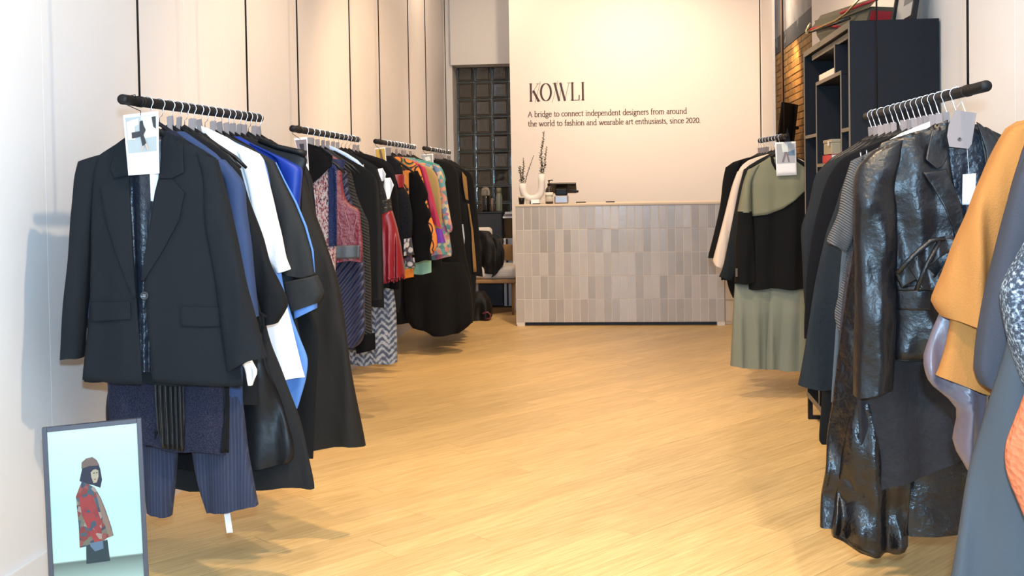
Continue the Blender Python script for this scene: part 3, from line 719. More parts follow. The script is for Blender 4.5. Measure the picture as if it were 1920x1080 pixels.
rb = panel(None, [[(417, 930), (428, 930)], [(420, 965), (432, 965)], [(425, 1000), (437, 998)]], 'ribbon', white, tr, 0, .002, Y=Yt+.01, wav=.002)
t2, sh = garment('L1', 3, L1Y[3], 'jacket', 'black jacket with a tied sleeve cuff between the blue blazer and white shirt', 'jacket', blk, [(428, 292), (448, 350), (462, 500), (478, 640), (484, 760)], sleeve=[((432, 300), (453, 320)), ((444, 370), (467, 372)), ((458, 440), (494, 445)), ((468, 500), (509, 495)), ((482, 540), (536, 551)), ((492, 582), (540, 575)), ((502, 612), (522, 603))], sth=.03)
for pts in ([(484, 588), (489, 606), (486, 628)], [(492, 588), (494, 610), (490, 622)], [(478, 582), (492, 590), (500, 596)]):
    MB().tube([P(*q, L1Y[3]-.045) for q in pts], .006, 6, flat=.5).build('tie', blk2, t2, True)
garment('L1', 4, L1Y[4], 'dress', 'black satin long dress with gleaming curved skirt on the front left rail', 'dress', satin, crump=(8, .02), edge= [(432, 300), (455, 400), (470, 500), (486, 600), (500, 680), (527, 762), (549, 826), (551, 858), (543, 870)], th=.034, amp=.012, k=38, hem=P(470, 884, L1Y[4]).z, wall=.3)
garment('L1', 5, L1Y[5], 'coat', 'charcoal long coat with the lowest hem on the front left rail', 'coat', blk3, [(440, 310), (470, 440), (496, 600), (527, 691), (562, 789), (588, 896), (590, 912)], th=.032, amp=.008, hem=P(515, 922, L1Y[5]).z, wall=.3)
t2, sh = garment('L1', 6, L1Y[6], 'shirt', 'long white shirt with slanted hem on the front left rail', 'shirt', white, [(489, 290), (494, 330), (500, 420), (512, 500), (534, 560), (552, 630), (571, 710)], th=.022, amp=.006, hem=P(538, 724, L1Y[6]).z, sleeve=[((448, 282), (496, 300)), ((466, 340), (506, 344)), ((478, 400), (519, 400)), ((488, 440), (530, 440)), ((500, 480), (538, 482)), ((523, 511), (546, 501))], sth=.028, padded=white_pad)
sc = thing('shirttail', 'crumpled white scarf end poking out below the black blazer sleeve', 'shirttail', P(470, 722, 3.44))  # visible bit of a white shirt hem, added as its own piece
Shape(3.435, pxrows([((440, 620), (452, 618)), ((450, 670), (468, 668)), ((460, 692), (483, 696)), ((463, 712), (478, 706)), ((466, 724), (471, 722))], 3.435), .012, .006, 160, 1, n=40).build('body', white, sc)
garment('L1', 7, L1Y[7], 'shirt', 'sky blue long shirt peeking out behind the long white shirt', 'shirt', sky, [(496, 300), (516, 420), (532, 540), (548, 600), (577, 668), (574, 712), (558, 768)], th=.022, amp=.006, hem=P(500, 905, L1Y[7]).z)
t2, sh = garment('L1', 8, L1Y[8], 'jacket', 'dark grey jacket with turned-up cuff lined in sky blue', 'jacket', olive, [(516, 303), (530, 345), (540, 420), (548, 500), (556, 600), (566, 655)], sleeve=[((492, 290), (517, 305)), ((505, 340), (533, 338)), ((517, 390), (555, 382)), ((524, 430), (573, 425)), ((531, 480), (586, 470)), ((534, 518), (593, 514))], sth=.034)
Shape(L1Y[8]-.02, pxrows([((535, 528), (597, 515)), ((541, 555), (609, 547)), ((551, 583), (600, 566))], L1Y[8]), .045, .003, 50, 1, top=.9, hem=0, crump=(9, 0)).build('cuff', olive, t2)
Shape(L1Y[8]-.02, pxrows([((554, 572), (597, 560)), ((557, 596), (596, 577))], L1Y[8]), .036, 0, 50, 1, top=.98, hem=0, crump=(9, 0)).build('cuff_lining', sky, t2)
MB().tube([P(*q, L1Y[8]-.02) for q in ((517, 304), (533, 338), (555, 380), (573, 424), (586, 470), (590, 511))], [.002, .003, .004, .0045, .004, .002], 8).build('sleeve_lining', sky, t2, True)
garment('L1', 9, L1Y[9], 'dress', 'plain black long dress behind the sky blue shirt', 'dress', blk2, [(500, 300), (540, 430), (572, 560), (594, 610), (598, 660), (592, 760), (588, 858)], hem=P(540, 826, L1Y[9]).z)
garment('L1', 10, L1Y[10], 'blouse', 'royal blue satin blouse with short flared sleeve', 'blouse', royal, [(491, 279), (520, 300), (530, 360), (536, 460), (540, 560)], sleeve=[((470, 268), (494, 279)), ((520, 296), (541, 300)), ((530, 330), (566, 314)), ((534, 352), (568, 326)), ((536, 382), (565, 360)), ((540, 402), (562, 400))], sth=.03, amp=.012, k=60)
t2, sh = garment('L1', 11, L1Y[11], 'jacket', 'black satin jacket with stiff shoulder behind the royal blue blouse', 'jacket', satin, [(532, 277), (566, 288), (576, 297), (572, 320), (567, 350), (566, 420), (572, 560)], th=.03)
MB().tube([P(*q, L1Y[11]-.015) for q in ((486, 262), (520, 276), (556, 284), (574, 288))], .011, 8).build('collar', satin, t2, True)
garment('L1', 12, L1Y[12], 'coat', 'brown-black long A-line coat whose hem reaches toward the aisle', 'coat', brownblk, [(556, 305), (574, 345), (590, 400), (610, 455), (637, 540), (661, 700), (685, 834)], th=.05, amp=.012, k=34, hem=P(560, 852, L1Y[12]).z, wall=.3)
for i in range(13, 17):
    d = (i-13)*4
    garment('L1', i, L1Y[i], 'coat', 'plain black coat, %s from the near end of the front left rail' % NTH[i], 'coat', (blk2, blk, blk3, satin)[i-13], [(556+d, 302), (574+d, 340), (582+d, 420), (586+d, 520), (590+d, 640)], th=.022, group='black coats deep in the front left rail')

# ---- second left rail
L2Y = [5.12, 5.24, 5.35, 5.46, 5.57, 5.68, 5.79, 5.90, 6.00, 6.10, 6.21, 6.32]
tweed = mk('pink_tweed', (.4, .3, .3), .95, (240, .8), pat=noise_pat([(.30, (.02, .025, .06)), (.42, (.45, .13, .12)), (.47, (.38, .28, .28)), (.54, (.46, .42, .43)), (.68, (.14, .06, .09))], 150, dict(scale=(1.0, 1.0, .45))))
velvet = mk('black_velvet', (.003, .003, .0042), .95, (300, .3), spec=.15)
sequin = mk('navy_sequin', (.012, .03, .13), .3, (260, .9, 'voro'), metal=.4)
maroon = mk('maroon_leather', (.14, .016, .027), .38, (45, .8))
bandm = mk('charcoal_leather', (.045, .05, .055), .45, (30, .2))
quilt = mk('navy_quilted', (.012, .018, .055), .55, (11, 1.0, 'wave', (0, radians(-38), 0)))
braid = mk('charcoal_braided_knit', (.014, .014, .014), .85, (24, .8, 'wave', (0, radians(60), 0)))
t2, sh = garment('L2', 0, L2Y[0], 'coat', 'pink and white tweed coat with black velvet collar and navy sequin edge', 'coat', tweed, [(604, 283), (619, 297), (626, 330), (629, 400), (630, 465), (628, 520)], th=.04, big=True)
panel(sh, [[(615, 302), (628, 312)], [(616, 345), (629, 345)], [(617, 400), (630, 400)], [(617, 462), (630, 462)]], 'sequin_band', sequin, t2, .012, .004)
panel(sh, [[(575, 268), (600, 276)], [(578, 290), (622, 292)], [(580, 316), (620, 312)], [(580, 336), (604, 330)], [(580, 348), (585, 347)]], 'collar', velvet, t2, .022, .012)
t2, sh = garment('L2', 1, L2Y[1], 'vest', 'maroon leather vest with deep armhole and charcoal waistband', 'vest', maroon, [(636, 300), (641, 317), (642, 344), (647, 369), (656, 383), (674, 394), (677, 424), (681, 463), (678, 491)], th=.03, amp=.005)
thr = mk('pale_thread', (.26, .13, .14), .4)
for pts in ([(634, 402), (637, 420), (641, 430), (639, 445), (642, 456)], [(646, 394), (650, 412), (655, 428), (651, 440), (657, 455)], [(668, 410), (663, 425), (661, 438), (664, 452)]):
    MB().tube([(lambda q_: (q_.x, sh.front(q_.x, q_.z)-.004, q_.z))(P(*q, L2Y[1]-.03)) for q in pts], .0018, 6).build('embroidery', thr, t2, True)
panel(sh, [[(606, 460), (674, 460)], [(606, 486), (674, 484)]], 'waistband', bandm, t2, .004, .004)
panel(sh, [[(612, 296), (646, 300)], [(612, 318), (641, 318)]], 'shoulder_yoke', cl('navy_yoke', (.016, .02, .06), .8), t2, .003, .004)
garment('L2', 2, L2Y[2], 'coat', 'navy quilted long coat below the maroon vest', 'coat', quilt, [(648, 312), (655, 360), (672, 420), (682, 480), (685, 540), (684, 584), (686, 610), (679, 640), (664, 650)], th=.045, amp=.006)
t2, sh = garment('L2', 3, L2Y[3], 'coat', 'black braided knit coat beside the maroon vest', 'coat', braid, [(656, 318), (668, 365), (682, 398), (691, 418), (694, 470), (696, 520), (697, 600), (701, 654)], th=.04)
panel(sh, [[(664, 630), (701, 625)], [(668, 664), (702, 656)]], 'hem_band', velvet, t2, .006, .004)
garment('L2', 4, L2Y[4], 'top', 'black top on the pale blue padded hanger', 'top', blk2, [(690, 318), (704, 335), (708, 400), (710, 560)], padded=blue_pad)
A2 = P(636, 276, L2Y[4]-.03)
garment('L2', 5, L2Y[5], 'top', 'black top hung on chrome clips in the second left rail', 'top', blk3, [(694, 322), (708, 345), (714, 420), (716, 560)], clips=True)
garment('L2', 6, L2Y[6], 'top', 'black knit top in the middle of the second left rail', 'top', blk, [(700, 312), (712, 340), (716, 420), (720, 575)])
emb = mk('gold_embroidery', (.05, .04, .03), .7, (200, .5), pat=noise_pat([(.3, (.006, .006, .008)), (.60, (.02, .016, .01)), (.63, (.20, .14, .07)), (.68, (.34, .32, .28))], 60, dict(scale=(1, 1, 2.2))))
redsat = mk('red_satin', (.20, .008, .013), .38, (12, .3))
t2, sh = garment('L2', 7, L2Y[7], 'jacket', 'black jacket with gold embroidered shoulder and red satin fringed sleeve', 'jacket', blk, [(706, 312), (716, 330), (722, 370), (726, 420), (730, 540)], sleeve=[((697, 318), (716, 318)), ((698, 340), (726, 338)), ((702, 365), (732, 362)), ((710, 385), (734, 380)), ((713, 408), (736, 398))], smat=emb, sth=.05)
Shape(L2Y[7]-.02, pxrows([((713, 406), (736, 394)), ((711, 424), (743, 418)), ((711, 470), (752, 455)), ((713, 510), (758, 500)), ((718, 530), (759, 514))], L2Y[7]), .06, .014, 130, .4, n=60, top=.8).build('red_sleeve', redsat, t2)
for i in range(14):
    a = (718+i*3, 529-i*1.1); MB().tube([P(*a, L2Y[7]-.07), P(a[0]+random.uniform(-2, 2), a[1]+random.uniform(4, 9), L2Y[7]-.07)], .004, 5).build('fringe', redsat, t2)
for rows in ([[(709, 317), (717, 315)], [(712, 328), (724, 326)], [(716, 340), (722, 338)]], [[(722, 334), (732, 333)], [(719, 350), (739, 347)], [(724, 362), (734, 360)], [(727, 374), (730, 373)]]):
    panel(None, rows, 'white_ruffle', white, t2, 0, .006, Y=L2Y[7]-.085, wav=.006, wk=160)
garment('L2', 8, L2Y[8], 'coat', 'black velvet coat with rounded shoulder next to the gold embroidered jacket', 'coat', velvet, [(712, 304), (730, 318), (741, 340), (746, 380), (749, 430), (750, 540)], th=.04)
def chev_pat(N, L, tex, ramp):
    g = N.new('ShaderNodeTexCoord'); sp = N.new('ShaderNodeSeparateXYZ'); L.new(g.outputs['Object'], sp.inputs[0])
    def mth(op, a, b): n_ = N.new('ShaderNodeMath'); n_.operation = op; sock(n_.id_data, a, n_.inputs[0]); sock(n_.id_data, b, n_.inputs[1]); return n_.outputs[0]
    nz = tex('ShaderNodeTexNoise', 40, Detail=4.0).outputs[0]
    v = mth('ADD', mth('MULTIPLY', mth('PINGPONG', sp.outputs[0], .036), -1.1), sp.outputs[2])
    v = mth('ADD', mth('PINGPONG', mth('MULTIPLY', v, 55), 1.0), mth('MULTIPLY', mth('SUBTRACT', nz, .5), 2.6))
    return ramp(v, [(.1, (.05, .065, .11)), (.45, (.12, .15, .21)), (.8, (.34, .36, .40))], False)
chev = mk('silver_chevron', (.3, .32, .38), .8, (160, .9), pat=chev_pat)
Yk = L2Y[9]; hanger('L2', 9, Yk)
sk = thing('skirt', 'silver and blue chevron fringed skirt reaching lowest under the second left rail', 'skirt', (railx('L2', Yk), Yk, P(700, 680, Yk).z))
Shape(Yk, pxrows([((650, 400), (700, 400)), ((640, 480), (725, 480)), ((636, 560), (741, 566)), ((640, 620), (744, 620)), ((655, 684), (745, 679))], Yk), .05, .006, 60, 0).build('body', chev, sk)
Shape(Yk, pxrows([((655, 296), (690, 296)), ((652, 340), (696, 340)), ((650, 404), (700, 404))], Yk), .02, .004, 60, 0).build('top', blk2, sk)
garment('L2', 10, L2Y[10], 'coat', 'plain black coat, second from the far end of the second left rail', 'coat', blk2, [(718, 302), (734, 320), (742, 360), (745, 430), (746, 560), (742, 590)], group='black coats at the far end of the second left rail')
garment('L2', 11, L2Y[11], 'coat', 'plain black coat, last at the far end of the second left rail', 'coat', blk, [(722, 300), (738, 318), (746, 360), (749, 430), (752, 560), (748, 585)], group='black coats at the far end of the second left rail')

# ---- third left rail
L3Y = [6.95, 7.07, 7.18, 7.29, 7.40, 7.50, 7.60, 7.70, 7.79, 7.88, 7.95]
fur = mk('black_fur', (.006, .007, .011), .95, (70, 1.0), spec=.2)
suz = mk('orange_suzani', (.6, .2, .04), .8, (200, .2), pat=voro_pat([(0, (.012, .01, .012)), (.10, (.62, .20, .03)), (.26, (.02, .012, .012)), (.34, (.10, .14, .04)), (.40, (.60, .19, .03)), (.52, (.025, .015, .015)), (.60, (.62, .20, .03))], 9.5))
multi = mk('multicolour_print', (.3, .3, .3), .75, (100, .1), pat=voro_pat([(0, (.10, .26, .28)), (.25, (.50, .22, .16)), (.45, (.13, .20, .32)), (.6, (.45, .38, .25)), (.78, (.30, .10, .22)), (.9, (.07, .22, .22))], 38, None, True, 'Color'))
multi2 = mk('purple_print', (.3, .2, .3), .75, (100, .1), pat=voro_pat([(0, (.16, .08, .22)), (.25, (.10, .13, .28)), (.45, (.34, .10, .16)), (.7, (.08, .20, .22)), (.85, (.26, .20, .22))], 38, None, True, 'Color'))
snake = mk('snake_print', (.3, .3, .3), .6, pat=voro_pat([(0, (.5, .47, .45)), (.4, (.35, .34, .38)), (.55, (.04, .04, .06))], 30))
pinkm = cl('magenta_silk', (.36, .025, .07), .5, (30, .1)); purp = cl('purple_silk', (.14, .03, .32), .5, (30, .1))
must = cl('mustard_wool', (.32, .22, .085), .8); teal = cl('teal_silk', (.05, .22, .20), .5, (30, .1)); mint = cl('mint_silk', (.28, .55, .44), .6)
orng = cl('orange_trim', (.70, .22, .03), .7)
t2, sh = garment('L3', 0, L3Y[0], 'coat', 'black fur coat with a red panel and snake print hem', 'coat', fur, [(738, 296), (750, 306), (755, 325), (756, 350), (766, 366), (773, 400), (773, 436), (768, 470), (760, 486)], th=.06, amp=.012, big=True)
panel(sh, [[(738, 327), (755, 327)], [(744, 340), (755, 340)], [(747, 352), (754, 352)]], 'red_panel', redsat, t2, .01, .004)
panel(sh, [[(758, 448), (770, 446)], [(757, 480), (774, 478)]], 'snake_panel', snake, t2, .014, .004)
panel(sh, [[(757, 488), (774, 484)], [(759, 505), (776, 502)]], 'snake_panel', snake, t2, .008, .004, nv=4)
t2, sh = garment('L3', 1, L3Y[1], 'coat', 'orange and black medallion patterned coat with scalloped black sleeve', 'coat', suz, [(772, 302), (786, 314), (794, 338), (800, 372), (808, 404), (818, 436), (819, 462), (812, 476)], th=.04, sleeve=[((768, 324), (784, 320)), ((768, 345), (796, 345)), ((768, 366), (803, 366)), ((769, 378), (799, 379)), ((770, 400), (809, 402)), ((771, 418), (805, 418)), ((771, 440), (812, 444)), ((773, 470), (808, 466)), ((775, 490), (810, 488))], smat=velvet, sth=.05)
panel(None, [[(757, 505), (775, 503)], [(760, 522), (776, 519)]], 'orange_hem', orng, t2, 0, .01, Y=L3Y[1])
t2, sh = garment('L3', 2, L3Y[2], 'dress', 'magenta silk dress with purple cuff beside the orange patterned coat', 'dress', pinkm, [(792, 310), (797, 330), (802, 370), (808, 420), (812, 470)], sleeve=[((786, 308), (798, 314)), ((794, 332), (804, 336)), ((803, 375), (815, 378)), ((812, 420), (828, 428))], padded=None)
Shape(L3Y[2]-.012, pxrows([((812, 428), (829, 429)), ((818, 458), (836, 455))], L3Y[2]), .032, .003, 50, 0).build('cuff', purp, t2)
garment('L3', 3, L3Y[3], 'coat', 'mustard beige coat between magenta and printed silks', 'coat', must, [(806, 314), (820, 332), (826, 366), (829, 405), (828, 440)], th=.03)
t2, sh = garment('L3', 4, L3Y[4], 'kimono', 'multicoloured printed kimono with pointed sleeve tip', 'kimono', multi, [(816, 312), (828, 326), (834, 360), (838, 400), (842, 440), (846, 478)], th=.03, sleeve=[((812, 308), (824, 312)), ((818, 335), (834, 336)), ((824, 370), (838, 368)), ((830, 405), (844, 404)), ((838, 432), (849, 428)), ((841, 438), (846, 437))])
t2, sh = garment('L3', 5, L3Y[5], 'blouse', 'teal silk blouse with floral shoulder on the third left rail', 'blouse', teal, [(818, 306), (830, 318), (836, 336), (834, 348), (830, 420)], th=.04)
t2, sh = garment('L3', 6, L3Y[6], 'dress', 'purple and blue printed dress with hem over the long black dress', 'dress', multi2, [(818, 312), (832, 350), (840, 420), (847, 470), (846, 482)], th=.05, hem=P(775, 500, L3Y[6]).z)
garment('L3', 7, L3Y[7], 'dress', 'mint green silk dress hem below the printed dress', 'dress', mint, [(800, 312), (806, 350), (808, 440), (809, 512)], th=.03, hem=P(770, 516, L3Y[7]).z)
for i in (8, 9, 10):
    garment('L3', i, L3Y[i], 'coat', 'plain dark coat, %s from the near end of the third left rail' % NTH[i], 'coat', (blk2, blk, charc)[i-8], [(815, 312), (824, 340), (826, 420), (828, 500)], th=.03, group='dark coats at the far end of the third left rail')

# ---- farthest left rail
L4Y = [8.54, 8.75, 8.87, 8.98, 9.10, 9.20, 9.33, 9.44, 9.56, 9.67]
goldm = cl('ochre_trim', (.24, .14, .05), .7)
t2, sh = garment('L4', 0, L4Y[0], 'dress', 'floor-length black dress with full flared skirt on the farthest left rail', 'dress', blk2, [(846, 306), (858, 326), (862, 380), (868, 440), (876, 490), (884, 530), (890, 580), (886, 604)], th=.075, amp=.025, k=24, hem=P(770, 606, L4Y[0]).z, wall=.42, big=True)
Shape(L4Y[0]-.02, pxrows([((764, 490), (872, 490)), ((760, 540), (884, 540)), ((764, 590), (889, 585)), ((776, 612), (884, 606)), ((812, 625), (862, 625))], L4Y[0]), .12, .03, 24, 1, top=.8).build('skirt', blk2, t2)
t2, sh = garment('L4', 1, L4Y[1], 'coat', 'black long coat edged with an ochre strip', 'coat', blk, [(862, 318), (872, 332), (876, 376), (882, 420), (888, 470), (893, 512), (890, 560)], th=.05)
panel(sh, [[(866, 322), (874, 332)], [(869, 350), (876, 352)], [(873, 374), (878, 376)]], 'ochre_trim', goldm, t2, .03, .004, nu=4)
panel(sh, [[(876, 382), (879, 382)], [(883, 430), (887, 432)], [(888, 510), (893, 510)]], 'ochre_trim', goldm, t2, .03, .004, nu=4)
panel(sh, [[(868, 420), (870, 420)], [(869, 445), (873, 445)], [(870, 466), (872, 466)]], 'pale_lining', cl('pale_lining', (.45, .52, .62), .6), t2, .06, .004, nu=4)
garment('L4', 2, L4Y[2], 'coat', 'black coat nearest the aisle on the farthest left rail', 'coat', blk2, [(872, 318), (884, 328), (889, 350), (896, 408), (901, 470), (905, 518)], th=.05)
for i in range(3, 10):
    garment('L4', i, L4Y[i], 'coat', 'plain black coat, %s from the near end of the farthest left rail' % NTH[i], 'coat', (blk, blk2, charc)[i % 3], [(872, 320), (882, 340), (886, 420), (890, 520), (888, 600-(i % 3)*10)], th=.04, group='black coats packed into the farthest left rail')
# photo cards on the other left rails
def add_card(key, label, quad, Y, prt, figs):
    o, mid = photo_card(label, quad, Y, prt, figs); A, B, hr = RAILS[key]; x = railx(key, Y)
    MB().tube([mid+Vector((0, -.001, -.004)), Vector((x-.02, Y, hr-.02)), Vector((x-.012, Y, hr+.015)), Vector((x+.012, Y, hr+.017)), Vector((x+.02, Y, hr))], .0015, 6).build('loop', hang_m, o, True)
pmv = mk('print_mauve', (.22, .17, .18), .5); pyl = mk('print_yellow', (.55, .34, .05), .5)
add_card('L2', 'dark mauve photo card at the near end of the second left rail', ((551, 259), (576, 257), (580, 335), (572, 336)), 4.97, pmv, [(pdk, [(.3, .15), (.7, .15), (.6, .4), (.35, .4)])])
add_card('L3', 'yellow photo card at the near end of the third left rail', ((702, 278), (722, 276), (726, 318), (708, 319)), 6.75, pyl, [(mk('print_brown', (.16, .09, .05), .5), [(.4, .1), (.6, .08), (.75, .6), (.45, .62)])])
add_card('L4', 'grey photo card at the near end of the farthest left rail', ((788, 290), (812, 288), (813, 318), (794, 319)), 8.38, pg, [(pwh, [(.3, .2), (.7, .15), (.8, .4), (.4, .45)]), (pst, [(.5, .5), (.8, .45), (.8, .6), (.5, .62)])])

# ---- right rail with the leather blazer
R1Y = [3.33, 3.42, 3.50, 3.57, 3.64, 3.71, 3.78, 3.85, 3.92, 4.00, 4.07, 4.16, 4.27, 4.36, 4.43]
leather = mk('black_leather', (.0045, .005, .007), .36, (26, .5), spec=.45)
patent = mk('crinkled_patent', (.004, .004, .0055), .27, (30, .75), spec=.5)
suede = mk('dark_jacquard', (.011, .0105, .014), .7, (40, .5), spec=.3)
knit = mk('grey_rib_knit', (.10, .105, .115), .9, (42, .9, 'wave', (0, radians(55), 0)))
slate = cl('slate_wool', (.010, .0135, .017), .9, (60, .3))
greyw = cl('mid_grey_wool', (.07, .085, .10), .85)
purpblk = mk('purple_black_lurex', (.018, .017, .025), .5, (70, .8))
Y = R1Y[0]; hanger('R1', 0, Y, card=False); xc = railx('R1', Y)
t = thing('blazer', 'black leather blazer with peaked lapels, nearest on the right rail', 'blazer', (xc, Y, P(1740, 735, Y).z))
lb = pxrows([((1752, 238), (1838, 232)), ((1700, 252), (1870, 246)), ((1650, 272), (1910, 268)), ((1656, 330), (1918, 330)), ((1664, 420), (1915, 420)), ((1668, 540), (1912, 540)), ((1668, 674), (1918, 674))], Y)
bs = Shape(Y, lb, .05, .006, 34, .4, top=.45, crump=(14, .018))
Shape(Y+.025, lb, .018, .006, 34, .4, top=.6).build('back', leather, t)
Shape(Y+.006, pxrows([((1778, 240), (1850, 240)), ((1778, 300), (1866, 300)), ((1800, 400), (1870, 400))], Y), .012, .006, 90, .5, top=.8).build('lining', lining, t)
def bpanel(nm, rows, mt=leather, off=0., **k): return panel(bs, rows, nm, mt, t, off, **k)
bpanel('front_panel', [[(1700, 252), (1752, 238), (1778, 226)], [(1652, 280), (1780, 276)], [(1660, 340), (1784, 336)], [(1666, 420), (1790, 420)], [(1670, 540), (1800, 540)], [(1676, 674), (1812, 672)]], th=.006, nu=22, nv=10, wav=.004, wk=70)
bpanel('front_panel', [[(1838, 232), (1868, 246)], [(1848, 290), (1905, 280)], [(1850, 340), (1915, 340)], [(1835, 420), (1915, 420)], [(1805, 540), (1912, 540)], [(1814, 672), (1918, 672)]], th=.006, nu=16, nv=10, wav=.004, wk=70)
bpanel('collar', [[(1752, 236), (1780, 224)], [(1743, 268), (1780, 262)], [(1735, 299), (1779, 292)], [(1757, 318), (1766, 312)]], off=.010, th=.006)
bpanel('lapel', [[(1729, 324), (1752, 320), (1774, 316)], [(1748, 352), (1785, 346)], [(1766, 385), (1799, 382)], [(1784, 425), (1805, 420)], [(1798, 470), (1802, 468)]], off=.009, th=.006)
bpanel('lapel', [[(1835, 228), (1862, 242)], [(1850, 280), (1880, 276)], [(1850, 330), (1896, 326)], [(1832, 420), (1858, 420)], [(1806, 480), (1812, 480)]], off=.009, th=.005)
bpanel('pocket_flap', [[(1684, 546), (1742, 540)], [(1686, 582), (1742, 580)]], off=.009, th=.005)
bpanel('pocket_flap', [[(1683, 538), (1743, 532)], [(1684, 546), (1742, 541)]], off=.011, th=.004, nv=3)
# knotted belt
for rows in ([[(1678, 512), (1690, 540)], [(1708, 478), (1724, 512)], [(1742, 450), (1756, 480)], [(1776, 446), (1800, 456)]], [[(1700, 500), (1716, 478)], [(1722, 540), (1748, 516)], [(1760, 545), (1782, 470)]]):
    bpanel('belt', rows, off=.018, th=.014, wav=.005, wk=110)
MB().tube([P(*q, Y-.085) for q in ((1682, 512), (1712, 480), (1745, 452), (1772, 447))], .007, 8).build('belt', leather, t, True)
MB().tube([P(*q, Y-.085) for q in ((1718, 545), (1736, 500), (1762, 452))], .007, 8).build('belt', leather, t, True)
srl = [((1634, 284), (1690, 262)), ((1606, 314), (1684, 300)), ((1599, 345), (1676, 335)), ((1600, 400), (1678, 402)), ((1603, 500), (1677, 500)), ((1602, 600), (1675, 600)), ((1600, 737), (1673, 730))]
Shape(Y-.014, pxrows(srl, Y), .055, .008, 48, 1.9, n=40, top=.5, crump=(13, .02)).build('sleeve', leather, t)
srr = [((1880, 262), (1925, 284)), ((1900, 335), (1960, 345)), ((1905, 500), (1968, 500)), ((1908, 700), (1970, 700))]
Shape(Y-.014, pxrows(srr, Y), .05, .008, 48, .9, n=32, top=.5).build('sleeve', leather, t)
gc = thing('swing_card', 'large grey swing card with eyelet on the leather blazer hook', 'tag', P(1800, 279, Y-.055))
Yg = Y-.075
cpx = [(1790, 206), (1831, 212), (1822, 270), (1816, 279), (1780, 275), (1776, 255), (1779, 235)]
MB().poly([P(*q, Yg) for q in cpx], (0, 1, 0), .0016).build('card', card_m, gc)
q = P(1799, 261, Yg-.001); MB().loft([[(q.x+r_*cos(2*pi*j/14), q.y-dy, q.z+r_*sin(2*pi*j/14)) for j in range(14)] for r_, dy in ((.0055, 0), (.005, .002), (.0028, .002), (.0026, .0))], False, True).build('eyelet', mk('eyelet', (.10, .09, .09), .4, metal=.6), gc, True)
MB().tube([P(1810, 209, Yg), P(1803, 190, Yg+.04), Vector((xc, Y-.004, RAILS['R1'][2]-.04))], .0012, 6).build('loop', white_card, gc)
pt_ = thing('price_tag', 'white price tag hanging inside the leather blazer', 'tag', P(1817, 384, Y-.03))
panel(None, [[(1805, 327), (1830, 325)], [(1804, 384), (1828, 384)]], 'card', white_card, pt_, 0, .001, Y=Y-.035)
MB().tube([P(1817, 327, Y-.035), P(1815, 300, Y-.03), P(1812, 262, Y)], .0006, 5).build('string', white_card, pt_)
t2, sh = garment('R1', 1, R1Y[1], 'tunic', 'dark jacquard tunic with pointed hem below the leather blazer', 'tunic', suede, [(1650, 276), (1622, 320), (1612, 500), (1606, 660), (1608, 760), (1612, 850), (1618, 932)], th=.03, amp=.012, k=40, hem=P(1900, 800, R1Y[1]).z, wall=.26)
t2, sh = garment('R1', 2, R1Y[2], 'dress', 'crinkled shiny black long dress reaching lowest on the right rail', 'dress', patent, [(1640, 282), (1612, 330), (1596, 500), (1578, 640), (1566, 740), (1552, 850), (1542, 930), (1538, 985)], th=.05, amp=.022, k=30, hem=P(1860, 1005, R1Y[2]).z, wall=.30, crump=(16, .03))
Shape(R1Y[2]-.03, pxrows([((1600, 700), (1700, 700)), ((1580, 820), (1700, 820)), ((1566, 930), (1696, 930)), ((1556, 998), (1694, 1012)), ((1622, 1029), (1672, 1027))], R1Y[2]), .055, .024, 46, 2.2, n=72, crump=(17, .034)).build('skirt_drape', patent, t2)
garment('R1', 3, R1Y[3], 'jacket', 'purple-black glitter jacket edge beside the leather sleeve', 'jacket', purpblk, [(1634, 288), (1612, 330), (1604, 440), (1588, 500), (1577, 600), (1569, 716)], th=.03, padded=white_pad)
t2, sh = garment('R1', 4, R1Y[4], 'sweater', 'grey ribbed knit sweater with flared cuff on the right rail', 'sweater', knit, [(1612, 295), (1600, 330), (1592, 440), (1580, 520), (1564, 590), (1578, 636)], th=.03, sleeve=[((1594, 303), (1616, 292)), ((1578, 358), (1606, 350)), ((1572, 400), (1603, 400)), ((1550, 448), (1600, 440)), ((1553, 458), (1586, 474))], sth=.035)
garment('R1', 5, R1Y[5], 'dress', 'mid grey wool dress strip behind the ribbed sweater', 'dress', greyw, [(1612, 300), (1592, 340), (1580, 460), (1568, 600), (1557, 752)], th=.022)
garment('R1', 6, R1Y[6], 'dress', 'slate wool flared dress below the ribbed sweater cuff', 'dress', slate, [(1600, 305), (1578, 350), (1566, 390), (1550, 435), (1536, 495), (1525, 548), (1510, 640), (1496, 724)], th=.035, amp=.01, hem=P(1640, 745, R1Y[6]).z)
garment('R1', 7, R1Y[7], 'jacket', 'black velvet jacket toward the far end of the right rail', 'jacket', velvet, [(1580, 296), (1550, 340), (1532, 400), (1520, 465), (1513, 520), (1508, 600), (1508, 632)], th=.03, clips=True)
garment('R1', 8, R1Y[8], 'blazer', 'plain black blazer protruding most toward the shelf', 'blazer', charc, [(1564, 298), (1530, 326), (1516, 384), (1502, 428), (1504, 480), (1508, 560), (1514, 618)], th=.03, clips=True)
garment('R1', 9, R1Y[9], 'dress', 'narrow long black dress hanging beside the shelf base', 'dress', blk2, [(1580, 310), (1560, 360), (1552, 500), (1548, 640), (1541, 760), (1536, 822), (1541, 834)], th=.03, clips=True)
for i in range(10, 15):
    d = (i-10)*2
    garment('R1', i, R1Y[i], 'blazer', 'plain black blazer, %s from the near end of the leather blazer rail' % NTH[i], 'blazer', (blk, blk2, charc, blk3, blk)[i-10], [(1590-d, 302), (1556-d, 326), (1546-d, 400), (1540-d, 500), (1540-d, 640)], th=.025, group='black blazers at the far end of the right rail')

